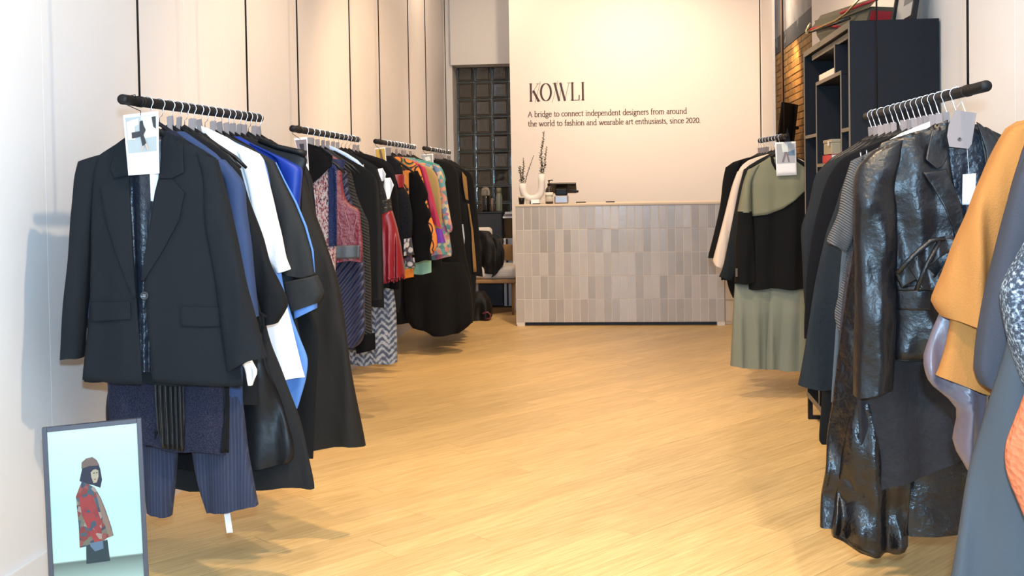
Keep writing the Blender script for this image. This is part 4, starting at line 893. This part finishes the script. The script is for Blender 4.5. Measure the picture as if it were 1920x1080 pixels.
# ---- rail at the right edge of the view
orange = cl('orange_wool', (.37, .150, .038), .92, (260, .25))
dgrey = cl('dark_grey_wool', (.045, .046, .058), .85, (260, .2))
tw2 = mk('grey_boucle', (.2, .22, .25), .95, (150, 1.0), pat=noise_pat([(.38, (.04, .05, .07)), (.5, (.16, .19, .23)), (.6, (.42, .46, .50))], 120))
mauve = mk('mauve_satin', (.12, .09, .105), .38, (14, .5))
lgrey = cl('grey_flannel', (.062, .070, .080), .9, (260, .15))
coral = mk('coral_knit', (.55, .15, .065), .9, (90, .5, 'voro'), spec=.2)
Y = 2.58
t2, sh = garment('R0', 0, Y, 'coat', 'orange wool cape coat at the right edge', 'coat', orange, [(1905, 228), (1880, 250), (1842, 330), (1812, 430), (1790, 540), (1772, 640), (1752, 706)], th=.05, amp=.02, k=30, hem=P(1990, 850, Y).z, wall=.28)
Shape(Y-.03, pxrows([((1886, 240), (1925, 228)), ((1868, 264), (1925, 262)), ((1822, 358), (1915, 358)), ((1790, 438), (1895, 440)), ((1754, 538), (1860, 545)), ((1746, 565), (1850, 575)), ((1762, 596), (1830, 604))], Y), .05, .02, 55, .7, n=48).build('sleeve', orange, t2)
Shape(Y+.025, pxrows([((1772, 580), (1860, 580)), ((1737, 668), (1862, 668)), ((1745, 718), (1866, 718)), ((1800, 768), (1860, 764)), ((1796, 838), (1850, 800)), ((1818, 886), (1840, 830))], Y), .03, .02, 70, .2).build('satin_lining', mauve, t2)
Y = 2.47
t2, sh = garment('R0', 1, Y, 'coat', 'dark grey wool coat in front of the orange cape coat', 'coat', dgrey, [(1930, 262), (1912, 300), (1890, 380), (1880, 500), (1868, 640), (1862, 730)], th=.04, wall=.26)
Shape(Y-.03, pxrows([((1920, 280), (1960, 270)), ((1893, 345), (1950, 350)), ((1872, 425), (1935, 430)), ((1846, 530), (1905, 540)), ((1830, 620), (1885, 630)), ((1823, 690), (1870, 700)), ((1836, 718), (1864, 732))], Y), .045, .006, 50, .3).build('sleeve', dgrey, t2)
Y = 2.38
garment('R0', 2, Y, 'skirt', 'long grey flannel skirt running out of the bottom right corner', 'skirt', lgrey, [(1970, 300), (1940, 400), (1910, 560), (1887, 650), (1865, 728), (1842, 820), (1820, 905), (1786, 1080), (1770, 1150)], th=.06, amp=.02, k=36, wall=.26)
Y = 2.30
t2, sh = garment('R0', 3, Y, 'jacket', 'grey boucle jacket at the right edge of the picture', 'jacket', tw2, [(1985, 290), (1950, 380), (1930, 480), (1925, 620), (1925, 720)], th=.04, wall=.24)
Shape(Y-.03, pxrows([((1945, 400), (1990, 400)), ((1905, 470), (1975, 480)), ((1877, 524), (1965, 540)), ((1870, 556), (1962, 570)), ((1876, 590), (1960, 610)), ((1891, 648), (1955, 660)), ((1918, 728), (1950, 724))], Y), .05, .006, 50, .3).build('sleeve', tw2, t2)
Y = 2.20
t2, sh = garment('R0', 4, Y, 'coat', 'coral knitted coat showing only its edge at the right border', 'coat', coral, [(1995, 300), (1965, 450), (1940, 620), (1920, 730), (1902, 790), (1888, 838), (1891, 888), (1918, 968)], th=.035, wall=.2, amp=.016, k=38, crump=(7, .02))
Shape(Y-.03, pxrows([((1985, 300), (2030, 290)), ((1972, 380), (2030, 385)), ((1960, 520), (2020, 530)), ((1950, 660), (2005, 665)), ((1944, 720), (1990, 724))], Y), .04, .006, 50, .3).build('sleeve', coral, t2)

# ---- short rail beside the counter
R2Y = [6.80, 6.90, 6.99, 7.09, 7.19, 7.28, 7.37, 7.44]
sage = cl('sage_twill', (.20, .205, .14), .88, (120, .12)); sage2 = cl('sage_trouser', (.19, .21, .17), .88, (120, .12))
Y = R2Y[0]; hanger('R2', 0, Y); xc = railx('R2', Y)
t = thing('top', 'sage green and black two-tone top on the short rail', 'top', (xc, Y, P(1450, 540, Y).z))
tb = pxrows([((1447, 292), (1480, 290)), ((1400, 318), (1518, 316)), ((1406, 350), (1514, 350)), ((1408, 420), (1512, 420)), ((1404, 480), (1512, 480)), ((1399, 541), (1514, 541))], Y)
sh = Shape(Y, tb, .05, .010, 36, .4); sh.build('body', blk2, t)
panel(sh, [[(1447, 293), (1462, 298), (1480, 292)], [(1402, 320), (1516, 318)], [(1406, 350), (1440, 350), (1512, 342)], [(1408, 406), (1440, 402), (1468, 391), (1490, 376), (1512, 356)]], 'yoke', sage, t, .006, .003, nu=24)
for mir in (0, 1):
    f_ = (lambda r: r) if not mir else (lambda r: [tuple(sorted((2*xc-p[0], p[1]) for p in q)) for q in r])
    Shape(Y-.015, f_(pxrows([((1402, 318), (1424, 308)), ((1393, 344), (1408, 342)), ((1382, 398), (1409, 398))], Y)), .055, .006, 50, .2, top=.6, hem=0).build('upper_sleeve', sage, t)
    Shape(Y-.015, f_(pxrows([((1382, 396), (1409, 396)), ((1378, 460), (1415, 460)), ((1377, 531), (1418, 528))], Y)), .056, .006, 50, .2, top=.98).build('lower_sleeve', blk2, t)
MB().tube([P(*q, Y-.055) for q in ((1447, 292), (1449, 304), (1455, 316), (1466, 320))], .009, 8).build('neckband', blk2, t, True)
q = P(1381, 511, Y-.075)
MB().box(q, (.012, .006, .05)).build('cuff_badge', mk('beadwork', (.2, .2, .2), .3, (300, 1.0), metal=.5), t)
tr = thing('trousers', 'wide sage green trousers hanging below the two-tone top', 'trousers', (xc, Y+.01, P(1430, 690, Y).z))
Shape(Y+.012, pxrows([((1400, 440), (1510, 440)), ((1386, 520), (1512, 522)), ((1378, 540), (1514, 540))], Y), .03, .006, 40, .3).build('waist', sage2, tr)
Shape(Y+.006, pxrows([((1378, 532), (1448, 532)), ((1375, 580), (1446, 580)), ((1370, 686), (1440, 692))], Y), .05, .014, 60, .3, hem=.003).build('leg', sage2, tr)
Shape(Y+.012, pxrows([((1440, 532), (1514, 532)), ((1438, 580), (1516, 580)), ((1428, 690), (1518, 698))], Y), .05, .018, 60, 1.3, hem=.003).build('leg', sage2, tr)
garment('R2', 1, R2Y[1], 'blazer', 'dark navy blazer directly behind the sage and black top', 'blazer', slate, [(1414, 304), (1394, 324), (1392, 420), (1390, 520), (1378, 560)], sleeve=[((1394, 318), (1412, 308)), ((1386, 350), (1402, 352)), ((1372, 420), (1394, 424)), ((1358, 490), (1382, 496)), ((1348, 520), (1374, 524))], sth=.04)
cream = cl('cream_silk', (.72, .58, .48), .55, (30, .1))
garment('R2', 2, R2Y[2], 'blouse', 'cream silk blouse with long sleeve near the counter', 'blouse', cream, [(1404, 300), (1384, 322), (1380, 400), (1376, 500)], sleeve=[((1382, 322), (1402, 312)), ((1372, 350), (1386, 354)), ((1354, 420), (1374, 424)), ((1336, 490), (1358, 498)), ((1340, 498), (1354, 500))], sth=.035)
garment('R2', 3, R2Y[3], 'blazer', 'black blazer with the longest sleeve toward the counter', 'blazer', blk2, [(1400, 296), (1362, 314), (1366, 400), (1362, 520), (1374, 560)], sleeve=[((1360, 314), (1390, 300)), ((1355, 340), (1378, 342)), ((1350, 385), (1370, 390)), ((1338, 440), (1358, 446)), ((1327, 482), (1348, 488))], sth=.04)
for i in range(4, 8):
    garment('R2', i, R2Y[i], 'coat', 'plain black coat, %s from the near end of the short counter rail' % NTH[i], 'coat', (blk, blk2, charc, blk2)[i-4], [(1396, 300), (1374, 318), (1366, 380), (1358, 480), (1352, 524)], th=.03, group='black coats at the far end of the short rail')
add_card('R2', 'white photo card of walking legs on the short rail', ((1453, 267), (1492, 265), (1494, 328), (1456, 330)), 6.735, mk('print_pale', (.42, .43, .46), .5), [(pwh, [(.3, .06), (.6, .06), (.62, .3), (.35, .3)]), (mk('print_blue', (.14, .22, .34), .5), [(.62, .3), (.93, .24), (.93, .42), (.6, .4)]), (pmv, [(.45, .3), (.55, .3), (.38, .6), (.28, .6)]), (pmv, [(.5, .3), (.58, .3), (.68, .6), (.6, .6)])])

# ------------------------------------------------------------------ shelf unit on the right
navyp = mk('navy_laminate', (.0035, .0052, .0095), .6, (200, .06), spec=.2); taupe = mk('taupe_edge', (.16, .135, .105), .6)
BX0, BX1, BY0, BY1, BZ0, BZ1 = 1.01, 1.40, 5.03, 6.27, .12, 2.052
bk = thing('shelf_unit', 'tall dark navy open shelf unit with taupe edges on the right', 'shelf', ((BX0+BX1)/2, (BY0+BY1)/2, 0))
def bb(nm, x0, x1, y0, y1, z0, z1, mt=navyp, par=bk, bv=.0015):
    return bevel(MB().box(((x0+x1)/2, (y0+y1)/2, (z0+z1)/2), (x1-x0, y1-y0, z1-z0)).build(nm, mt, par), bv, 1)
T_ = .022
bb('side_panel', BX0+.003, BX1, BY0, BY0+T_, BZ0, BZ1)
bb('side_panel', BX0+.003, BX1, BY1-T_, BY1, BZ0, BZ1)
bb('top_panel', BX0+.003, BX1, BY0+T_, BY1-T_, BZ1-.03, BZ1)
bb('bottom_panel', BX0+.003, BX1, BY0+T_, BY1-T_, BZ0, BZ0+.03)
bb('back_panel', BX1-.012, BX1, BY0+T_, BY1-T_, BZ0+.03, BZ1-.03)
bb('edge_strip', BX0, BX0+.003, BY0, BY0+T_, BZ0, BZ1, taupe, bv=.0005); bb('edge_strip', BX0, BX0+.003, BY1-T_, BY1, BZ0, BZ1, taupe, bv=.0005)
bb('edge_strip', BX0, BX0+.003, BY0+T_, BY1-T_, BZ1-.03, BZ1, taupe, bv=.0005); bb('edge_strip', BX0, BX0+.003, BY0+T_, BY1-T_, BZ0, BZ0+.03, taupe, bv=.0005)
bb('inner_rail', BX0+.025, BX1-.02, BY0+T_, BY1-T_-.12, BZ1-.062, BZ1-.032); bb('edge_strip', BX0+.022, BX0+.025, BY0+T_, BY1-T_-.12, BZ1-.062, BZ1-.034, taupe, bv=.0005)
ya, yb_, yu = PX(1529, 200, BX0).y, PX(1575, 200, BX0).y, PX(1563, 100, BX0).y
zs = (PX(1529, 152, BX0).z+PX(1575, 135, BX0).z)/2
def vdiv(y, z0, z1):
    bb('divider', BX0+.006, BX1-.02, y-.008, y+.008, z0, z1); bb('edge_strip', BX0+.003, BX0+.006, y-.008, y+.008, z0, z1, taupe, bv=.0005)
def hshelf(y0, y1, z):
    bb('shelf', BX0+.006, BX1-.02, y0, y1, z-.018, z); bb('edge_strip', BX0+.003, BX0+.006, y0, y1, z-.018, z, taupe, bv=.0005)
hshelf(yb_-.008, ya+.008, zs); vdiv(yu, zs, BZ1-.062); vdiv(ya, BZ0+.03, zs-.018); vdiv(yb_, BZ0+.03, zs-.018)
hshelf(ya+.008, BY1-T_, PX(1520, 252, BX0).z); hshelf(BY0+T_, yb_-.008, PX(1583, 240, BX0).z)
zb_ = PX(1548, 306, BX0).z; hshelf(yb_+.008, ya-.008, zb_); hshelf(yb_+.008, ya-.008, .72)
for y in (BY0+.06, BY1-.04):
    bb('sled_leg', BX0+.0, BX0+.025, y-.0125, y+.0125, 0, BZ0, black_metal); bb('sled_leg', BX1-.03, BX1-.005, y-.0125, y+.0125, 0, BZ0, black_metal); bb('sled_foot', BX0+.025, BX1-.03, y-.0125, y+.0125, 0, .02, black_metal)
def book(nm, lab, cat, x0, x1, y0, y1, z, h, col, cname):
    o = thing(nm, lab, cat, ((x0+x1)/2, (y0+y1)/2, z)); mt = mk(cname, col, .6)
    MB().box(((x0+x1)/2, (y0+y1)/2, z+h/2), (x1-x0-.008, y1-y0-.006, h-.006)).build('pages', mk('paper', (.75, .72, .66), .8), o)
    for zz in (z+.0015, z+h-.0015): MB().box(((x0+x1)/2, (y0+y1)/2, zz), (x1-x0, y1-y0, .003)).build('cover', mt, o)
    MB().box((x1-.0015 if x0 > 1.2 else x0+.0015, (y0+y1)/2, z+h/2), (.003, y1-y0, h)).build('spine', mt, o); return o
book('book', 'white book lying flat in the upper shelf compartment', 'book', BX0+.02, BX0+.25, yu+.012, ya, zs, .04, (.72, .66, .56), 'white_cover')
book('book', 'red book lying under the beige box in the shelf unit', 'book', BX0+.03, BX0+.22, ya-.26, ya-.02, zb_, .045, (.45, .04, .04), 'red_cover')
o = thing('storage_box', 'small beige box with metal clasp on top of the red book', 'box', (BX0+.12, ya-.14, zb_+.045))
beigeb = mk('beige_card', (.30, .26, .18), .7)
bevel(MB().box((BX0+.12, ya-.14, zb_+.075), (.17, .22, .06)).build('body', beigeb, o), .003); bevel(MB().box((BX0+.12, ya-.14, zb_+.113), (.176, .226, .016)).build('lid', beigeb, o), .002)
MB().box((BX0+.03, ya-.2, zb_+.1), (.006, .03, .022)).build('clasp', chrome, o)
# handbag on top
Bo = Vector((1.15, 5.62, BZ1)); bag = thing('handbag', 'olive handbag with red trim and gold chain on the shelf unit', 'handbag', Bo)
bolive = mk('olive_leather', (.075, .068, .045), .5, (40, .2)); bred = mk('red_leather', (.30, .012, .02), .5); goldc = mk('pale_gold', (.6, .5, .3), .25, metal=1)
e1 = Vector((.2, -.45, 0)).normalized(); e2 = Vector((e1.y, -e1.x, 0))*-1; up = Vector((0, 0, 1))
def bpt(u, v, w_): return Bo+e1*u*.95+e2*v+up*w_*.66
def ringb(hu, hv, z, sh=0): return [bpt(sh-hu, -hv, z), bpt(sh, -hv*1.15, z), bpt(sh+hu, -hv, z), bpt(sh+hu, hv, z), bpt(sh, hv*1.15, z), bpt(sh-hu, hv, z)]
MB().loft([ringb(.19, .07, .0), ringb(.215, .075, .05), ringb(.23, .07, .12), ringb(.25, .065, .17)], True, False).build('body', bolive, bag)
MB().loft([ringb(.22, .06, .06), ringb(.245, .058, .168)], True, False).build('lining', bred, bag)
MB().loft([[bpt(-.26, -.085, .10), bpt(.26, -.085, .16), bpt(.26, -.08, .165), bpt(-.26, -.08, .105)], [bpt(-.25, -.03, .21), bpt(.26, -.03, .24), bpt(.26, -.025, .245), bpt(-.25, -.025, .215)]], True, True).build('flap', bolive, bag)
MB().tube([bpt(-.25, -.088, .10), bpt(-.1, -.09, .105), bpt(.0, -.088, .07), bpt(.08, -.085, .05)], .007, 8).build('trim', bred, bag)
MB().tube([bpt(.02, -.086, .17), bpt(.18, -.07, .2), bpt(.26, -.04, .22)], .007, 8).build('trim', bred, bag)
MB().tube([bpt(-.25, -.09, .15), bpt(-.275, -.10, .10), bpt(-.25, -.115, .065), bpt(-.1, -.125, .09), bpt(.02, -.115, .115), bpt(.1, -.11, .15), bpt(.18, -.09, .235), bpt(.2, -.06, .26)], .0055, 8).build('strap', goldc, bag, True)
MB().tube([bpt(-.22, -.118, .07), bpt(-.05, -.122, .08), bpt(.12, -.1, .11)], .006, 8).build('strap', hang_m, bag, True)
# framed picture leaning against the wall
fo = thing('picture_frame', 'black framed picture leaning on the wall atop the shelf unit', 'picture', (1.34, 5.3, BZ1))
ft = radians(9); d_ = Vector((sin(ft), 0, cos(ft))); nn = Vector((-cos(ft), 0, sin(ft))); fb = Vector((1.315, 5.28, BZ1)); fh, fw = .36, .40
def fpt(u, v, k=0): return fb+Vector((0, u, 0))+d_*v+nn*k
def fbar(nm, u0, u1, v0, v1, mt, k0=0, k1=.022):
    MB().loft([[fpt(u0, v0, k0), fpt(u1, v0, k0), fpt(u1, v1, k0), fpt(u0, v1, k0)], [fpt(u0, v0, k1), fpt(u1, v0, k1), fpt(u1, v1, k1), fpt(u0, v1, k1)]]).build(nm, mt, fo)
fbar('frame_side', -.2, -.175, 0, fh, black_metal); fbar('frame_side', .175, .2, 0, fh, black_metal); fbar('frame_side', -.175, .175, 0, .025, black_metal); fbar('frame_side', -.175, .175, fh-.025, fh, black_metal)
fbar('print', -.175, .175, .025, fh-.025, mk('print_paper', (.62, .60, .55), .7), .004, .008); fbar('picture_image', -.12, .05, .1, .28, mk('print_sketch', (.28, .27, .26), .7), .0085, .009)

# ------------------------------------------------------------------ corner behind the counter, left
oak = mk('oak_chair', (.34, .19, .075), .5, (40, .05)); cushion = mk('white_cushion', (.66, .62, .58), .85, (60, .1))
ch = thing('armchair', 'wooden armchair with white seat cushion in the back corner', 'chair', (-1.36, 11.2, 0))
bevel(MB().box((-1.36, 11.2, .43), (.56, .56, .13)).build('seat_cushion', cushion, ch), .05, 4)
bevel(MB().box((-1.36, 11.2, .345), (.58, .58, .04)).build('seat_frame', oak, ch), .01)
bevel(MB().box((-1.52, 11.46, .69), (.26, .09, .36), Matrix.Rotation(radians(-10), 3, 'X')).build('backrest', cushion, ch), .04, 4)
rings = []
for i in range(13):
    a = radians(-62+i*11.5); c_ = Vector((-1.36+.33*sin(a), 11.16+.33*cos(a), .60)); nr = Vector((sin(a), cos(a), 0)); hgt = .085
    rings.append([c_+nr*.012+Vector((0, 0, -hgt)), c_-nr*.012+Vector((0, 0, -hgt)), c_-nr*.012+Vector((0, 0, hgt)), c_+nr*.012+Vector((0, 0, hgt))])
bevel(MB().loft(rings).build('back_rail', oak, ch, True), .006, 2)
for x in (-1.59, -1.13):
    for y in (10.97, 11.43): MB().tube([(x, y, 0), (x*.995, y, .34)], [.013, .02], 10).build('leg', oak, ch, True)
cabm = mk('navy_cabinet', (.017, .022, .032), .6)
cb = thing('cabinet', 'narrow dark navy cabinet against the glass block wall', 'cabinet', (-1.445, 11.95, 0))
bevel(MB().box((-1.445, 11.95, .51), (.27, .5, 1.0)).build('body', cabm, cb), .004); bevel(MB().box((-1.445, 11.695, .52), (.255, .012, .95)).build('door', cabm, cb), .003)
bevel(MB().box((-1.445, 11.945, 1.0175), (.285, .52, .015)).build('top', dark_m, cb), .003)
def onb(px): return Vector((P(px, 390, 11.8).x, 11.8, 1.025))
q = onb(911); cj = thing('candle', 'black candle jar under a clear glass dome on the navy cabinet', 'candle', q)
MB().lathe([(.04, 0), (.043, .01), (.043, .17), (.04, .175), (.03, .175)], q, 20).build('jar', mk('gloss_black', (.006, .006, .008), .12, coat=.5), cj, True)
MB().lathe([(.046, .175), (.047, .21), (.040, .25), (.02, .272), (.003, .278)], q, 20).build('glass_dome', mk('clear_glass', (.75, .7, .62), .05, trans=.85), cj, True)
q = onb(936); bt = thing('bottle', 'tall pale green glass bottle beside the candle jar', 'bottle', q)
MB().lathe([(.034, 0), (.036, .01), (.036, .16), (.028, .19), (.024, .2)], q, 18).build('bottle_body', mk('green_glass', (.16, .18, .14), .2), bt, True); MB().lathe([(.027, .198), (.027, .25), (.022, .256)], q, 16).build('cap', mk('olive_cap', (.20, .19, .13), .5), bt, True)
q = onb(923); b2 = thing('bottle', 'small slim bottle between the candle and the green bottle', 'bottle', q)
MB().lathe([(.014, 0), (.014, .12), (.008, .135), (.008, .15)], q, 14).build('bottle_body', mk('pinkish_glass', (.26, .18, .15), .2), b2, True); MB().lathe([(.009, .148), (.009, .175), (.005, .178)], q, 12).build('cap', dark_m, b2, True)
ws = thing('side_cabinet', 'low white cabinet beside the navy cabinet', 'cabinet', (-1.21, 11.95, 0))
bevel(MB().box((-1.215, 11.95, .37), (.17, .5, .73)).build('body', mk('white_laminate', (.62, .60, .60), .6), ws), .003); bevel(MB().box((-1.26, 11.695, .37), (.02, .01, .72)).build('door_gap', cabm, ws), .002)
wk = mk('wicker', (.28, .17, .08), .8, (60, 1.0, 'wave', (0, radians(90), 0))); wb_ = thing('basket', 'brown wicker basket on the low white cabinet', 'basket', (-1.215, 11.82, .735))
MB().loft([[(-1.215+a*hx, 11.82+b*hy, z) for a, b in ((-1, -.7), (-.7, -1), (.7, -1), (1, -.7), (1, .7), (.7, 1), (-.7, 1), (-1, .7))] for hx, hy, z in ((.066, .08, .735), (.074, .09, .80), (.077, .095, .95), (.07, .09, .95), (.066, .085, .80))], True, True).build('body', wk, wb_)
MB().tube([(-1.215+.076*cos(a*pi/8), 11.82+.094*sin(a*pi/8), .95) for a in range(17)], .007, 6).build('rim', wk, wb_, True)
for k_ in range(3):
    o = thing('paper_stack', ('white papers at the bottom of the pile in the basket', 'grey papers in the middle of the basket pile', 'white paper on top of the basket pile')[k_], 'paper', (-1.215, 11.8, .952+k_*.022))
    MB().box((-1.215+.006*k_, 11.81, .952+k_*.022+.0105), (.16, .2, .02), Matrix.Rotation(.06*(k_-1), 3, 'Z')).build('sheets', (white_card, card_m, white_card)[k_], o)
def lump(name, label, cat, mat, rows, Y, th, amp, k, ph=0.5, crump=(12, .03)):
    o = thing(name, label, cat, (P(*rows[-1][0], Y).x, Y, min(P(*p, Y).z for p in rows[-1])))
    Shape(Y, pxrows(rows, Y), th, amp, k, ph, n=64, top=.6, crump=crump).build('body', mat, o, cap1=True); return o
puff = mk('black_nylon', (.004, .004, .0045), .55, (18, .6), spec=.3)
o = lump('padded_coat', 'black padded coat thrown over the armchair', 'coat', puff, [((895, 432), (918, 434)), ((888, 455), (936, 458)), ((884, 478), (945, 476)), ((888, 498), (940, 503)), ((894, 512), (934, 511))], 10.98, .08, .03, 26)
Shape(10.93, pxrows([((925, 445), (936, 448)), ((930, 470), (946, 470)), ((928, 500), (944, 496)), ((922, 520), (930, 514))], 10.93), .05, .02, 40, 1).build('sleeve', puff, o, cap1=True)
o = lump('tote_bag', 'dark olive tote bag leaning behind the padded coat', 'bag', mk('dark_canvas', (.035, .03, .022), .8, (60, .3)), [((918, 448), (944, 447)), ((916, 470), (943, 472)), ((918, 500), (940, 505))], 11.32, .05, .01, 30)
MB().tube([P(*q, 11.3) for q in ((922, 449), (926, 438), (936, 442), (944, 452), (938, 475))], .007, 8).build('strap', dark_m, o, True)
o = lump('rucksack', 'black crumpled bag lying on the floor by the armchair', 'bag', puff, [((888, 548), (908, 546)), ((882, 560), (918, 560)), ((880, 578), (923, 578)), ((880, 597), (922, 595)), ((886, 602), (914, 601))], 10.62, .13, .03, 22)
MB().tube([P(*q, 10.5) for q in ((905, 588), (914, 585), (920, 590), (919, 597), (910, 598))], .008, 8).build('strap', mk('dark_pink', (.16, .03, .05), .6), o, True)
# dark angled screen in the back room, on a bracket from the brick wall
mo = thing('monitor', 'black angled monitor mounted against the yellow brick wall', 'monitor', (1.76, 12.1, 1.62))
mt_ = mk('matte_black', (.012, .011, .010), .5)
rz = Matrix.Rotation(radians(28), 3, 'Z') @ Matrix.Rotation(radians(8), 3, 'Y')
bevel(MB().box((1.76, 12.1, 1.93), (.17, .03, .44), rz).build('screen_back', mt_, mo), .006)
MB().box((1.84, 12.12, 1.9), (.03, .05, .46), rz).build('screen_edge', mt_, mo)
MB().tube([(1.80, 12.14, 1.88), (1.90, 12.22, 1.88)], .02, 8).build('bracket', black_metal, mo)
MB().poly([Vector((1.715, 12.06, 1.70)), Vector((1.80, 12.05, 1.70)), Vector((1.765, 12.055, 1.88))], (0, -1, 0), .012).build('stand_cover', dark_m, mo)
q = Vector((1.76, 12.03, 1.80)); MB().lathe([(.006, 0), (.006, .01)], q, 8).build('status_light', mk('status_led', (.8, .8, .75), .3), mo)

# ------------------------------------------------------------------ portrait display by the left wall
TL = P(78, 803, 2.75); TR = PZ(265, 788, TL.z); e = (TR-TL).normalized(); n0 = Vector((e.y, -e.x, 0))
til = radians(3); dn = (n0*sin(til)-Vector((0, 0, 1))*cos(til)+e*.022).normalized(); e = (e-dn*e.dot(dn)).normalized(); nf = dn.cross(e); 
if nf.y > 0: nf = -nf
WD = (TR-TL).length; HT = TL.z/abs(dn.z)-.002
ds = thing('display_screen', 'portrait display in a dark frame showing a woman in a patterned jacket', 'display', TL+e*WD/2+dn*HT)
frm = mk('display_frame', (.05, .05, .065), .35)
def dpt(u, v, k=0): return TL+e*u+dn*v+nf*k
def dbar(nm, u0, u1, v0, v1, mt, k0=-.02, k1=.0):
    return bevel(MB().loft([[dpt(u0, v0, k0), dpt(u1, v0, k0), dpt(u1, v1, k0), dpt(u0, v1, k0)], [dpt(u0, v0, k1), dpt(u1, v0, k1), dpt(u1, v1, k1), dpt(u0, v1, k1)]]).build(nm, mt, ds), .001, 1)
bz = .0125
dbar('frame_side', 0, bz, 0, HT, frm); dbar('frame_side', WD-bz, WD, 0, HT, frm); dbar('frame_side', bz, WD-bz, 0, bz, frm); dbar('frame_side', bz, WD-bz, HT-.06, HT, frm)
def scr_pat(N, L, tex, ramp):
    g = N.new('ShaderNodeTexCoord'); sp = N.new('ShaderNodeSeparateXYZ'); L.new(g.outputs['Object'], sp.inputs[0])
    mr = N.new('ShaderNodeMapRange'); L.new(sp.outputs[2], mr.inputs[0]); mr.inputs[1].default_value = HT; mr.inputs[2].default_value = 0
    return ramp(mr.outputs[0], [(0, (.68, .86, .88)), (.06, (.62, .82, .84)), (.3, (.50, .80, .75)), (.5, (.52, .78, .72)), (.505, (.12, .17, .16)), (.62, (.5, .74, .68)), (1, (.5, .74, .68))], False)
scr = mk('screen_image', (.5, .8, .75), .3, pat=scr_pat, emit=.85, base_scale=.22)
dbar('screen', bz, WD-bz, bz, HT-.06, scr, -.015, -.006)
def dpx(zx, zy, k):                       # a point of the printed figure on the display plane
    r_ = ray(zx/3.375, 760+zy/3.375); o0 = TL+nf*k; t_ = (o0-CAM).dot(nf)/r_.dot(nf); return CAM+r_*t_
def em(nm, col, **k): return mk(nm, col, .3, emit=.5, base_scale=.25, **k)
jac = mk('printed_jacket', (.3, .1, .1), .3, emit=.5, base_scale=.25, pat=voro_pat([(0, (.30, .05, .05)), (.3, (.07, .12, .16)), (.5, (.34, .10, .08)), (.68, (.20, .20, .15)), (.8, (.42, .34, .30)), (.88, (.05, .07, .12))], 75, None, True, 'Color'))
figs = [('printed_hair', em('printed_hair', (.025, .025, .06)), [(520, 400), (503, 478), (520, 488), (560, 500), (590, 505), (635, 522), (646, 470), (634, 400), (620, 365), (560, 350)]),
 ('printed_face', em('printed_face', (.55, .50, .36)), [(572, 412), (598, 400), (622, 412), (624, 450), (612, 488), (592, 492), (578, 455)]),
 ('printed_fringe', em('printed_hair', (.025, .025, .06)), [(560, 385), (628, 375), (630, 412), (610, 402), (590, 408), (574, 424)]),
 ('printed_eye', em('printed_eye', (.03, .03, .05)), [(588, 428), (600, 425), (600, 431), (589, 433)]), ('printed_eye', em('printed_eye', (.03, .03, .05)), [(608, 424), (617, 423), (617, 429), (608, 430)]),
 ('printed_mouth', em('printed_mouth', (.35, .10, .10)), [(594, 466), (608, 464), (607, 470), (596, 472)]),
 ('printed_hat', em('printed_hat', (.22, .15, .12), pat=None), [(515, 402), (516, 362), (545, 336), (585, 327), (612, 346), (630, 380), (565, 384)]),
 ('printed_trousers', em('printed_trousers', (.02, .05, .07)), [(545, 885), (680, 850), (697, 984), (547, 1004)]),
 ('printed_jacket', jac, [(518, 482), (560, 500), (600, 520), (640, 590), (668, 660), (702, 760), (719, 824), (680, 838), (650, 862), (560, 882), (540, 895), (505, 902), (498, 760), (487, 650), (480, 580), (500, 525)]),
 ('printed_lapel', em('printed_lapel', (.32, .22, .18)), [(604, 540), (642, 600), (716, 820), (690, 834), (640, 690)]),
 ('printed_sleeve', mk('printed_sleeve', (.4, .05, .05), .3, emit=.5, base_scale=.25, pat=voro_pat([(0, (.42, .05, .05)), (.4, (.36, .05, .06)), (.6, (.06, .10, .16)), (.75, (.45, .34, .30)), (.85, (.33, .04, .05))], 85, None, True, 'Color')), [(498, 580), (540, 560), (585, 570), (612, 640), (642, 740), (646, 862), (600, 872), (565, 800), (520, 700)]),
 ('printed_cuff', em('printed_cuff', (.14, .24, .36)), [(570, 872), (650, 856), (656, 905), (602, 925), (572, 892)])]
for i, (nm, mt, pts) in enumerate(figs):
    MB().poly([dpx(x, y, -.0058+.0002*i) for x, y in pts], nf, .0001).build(nm, mt, ds)
dbar('back_cover', .01, WD-.01, .01, HT-.01, black_metal, -.032, -.0205)
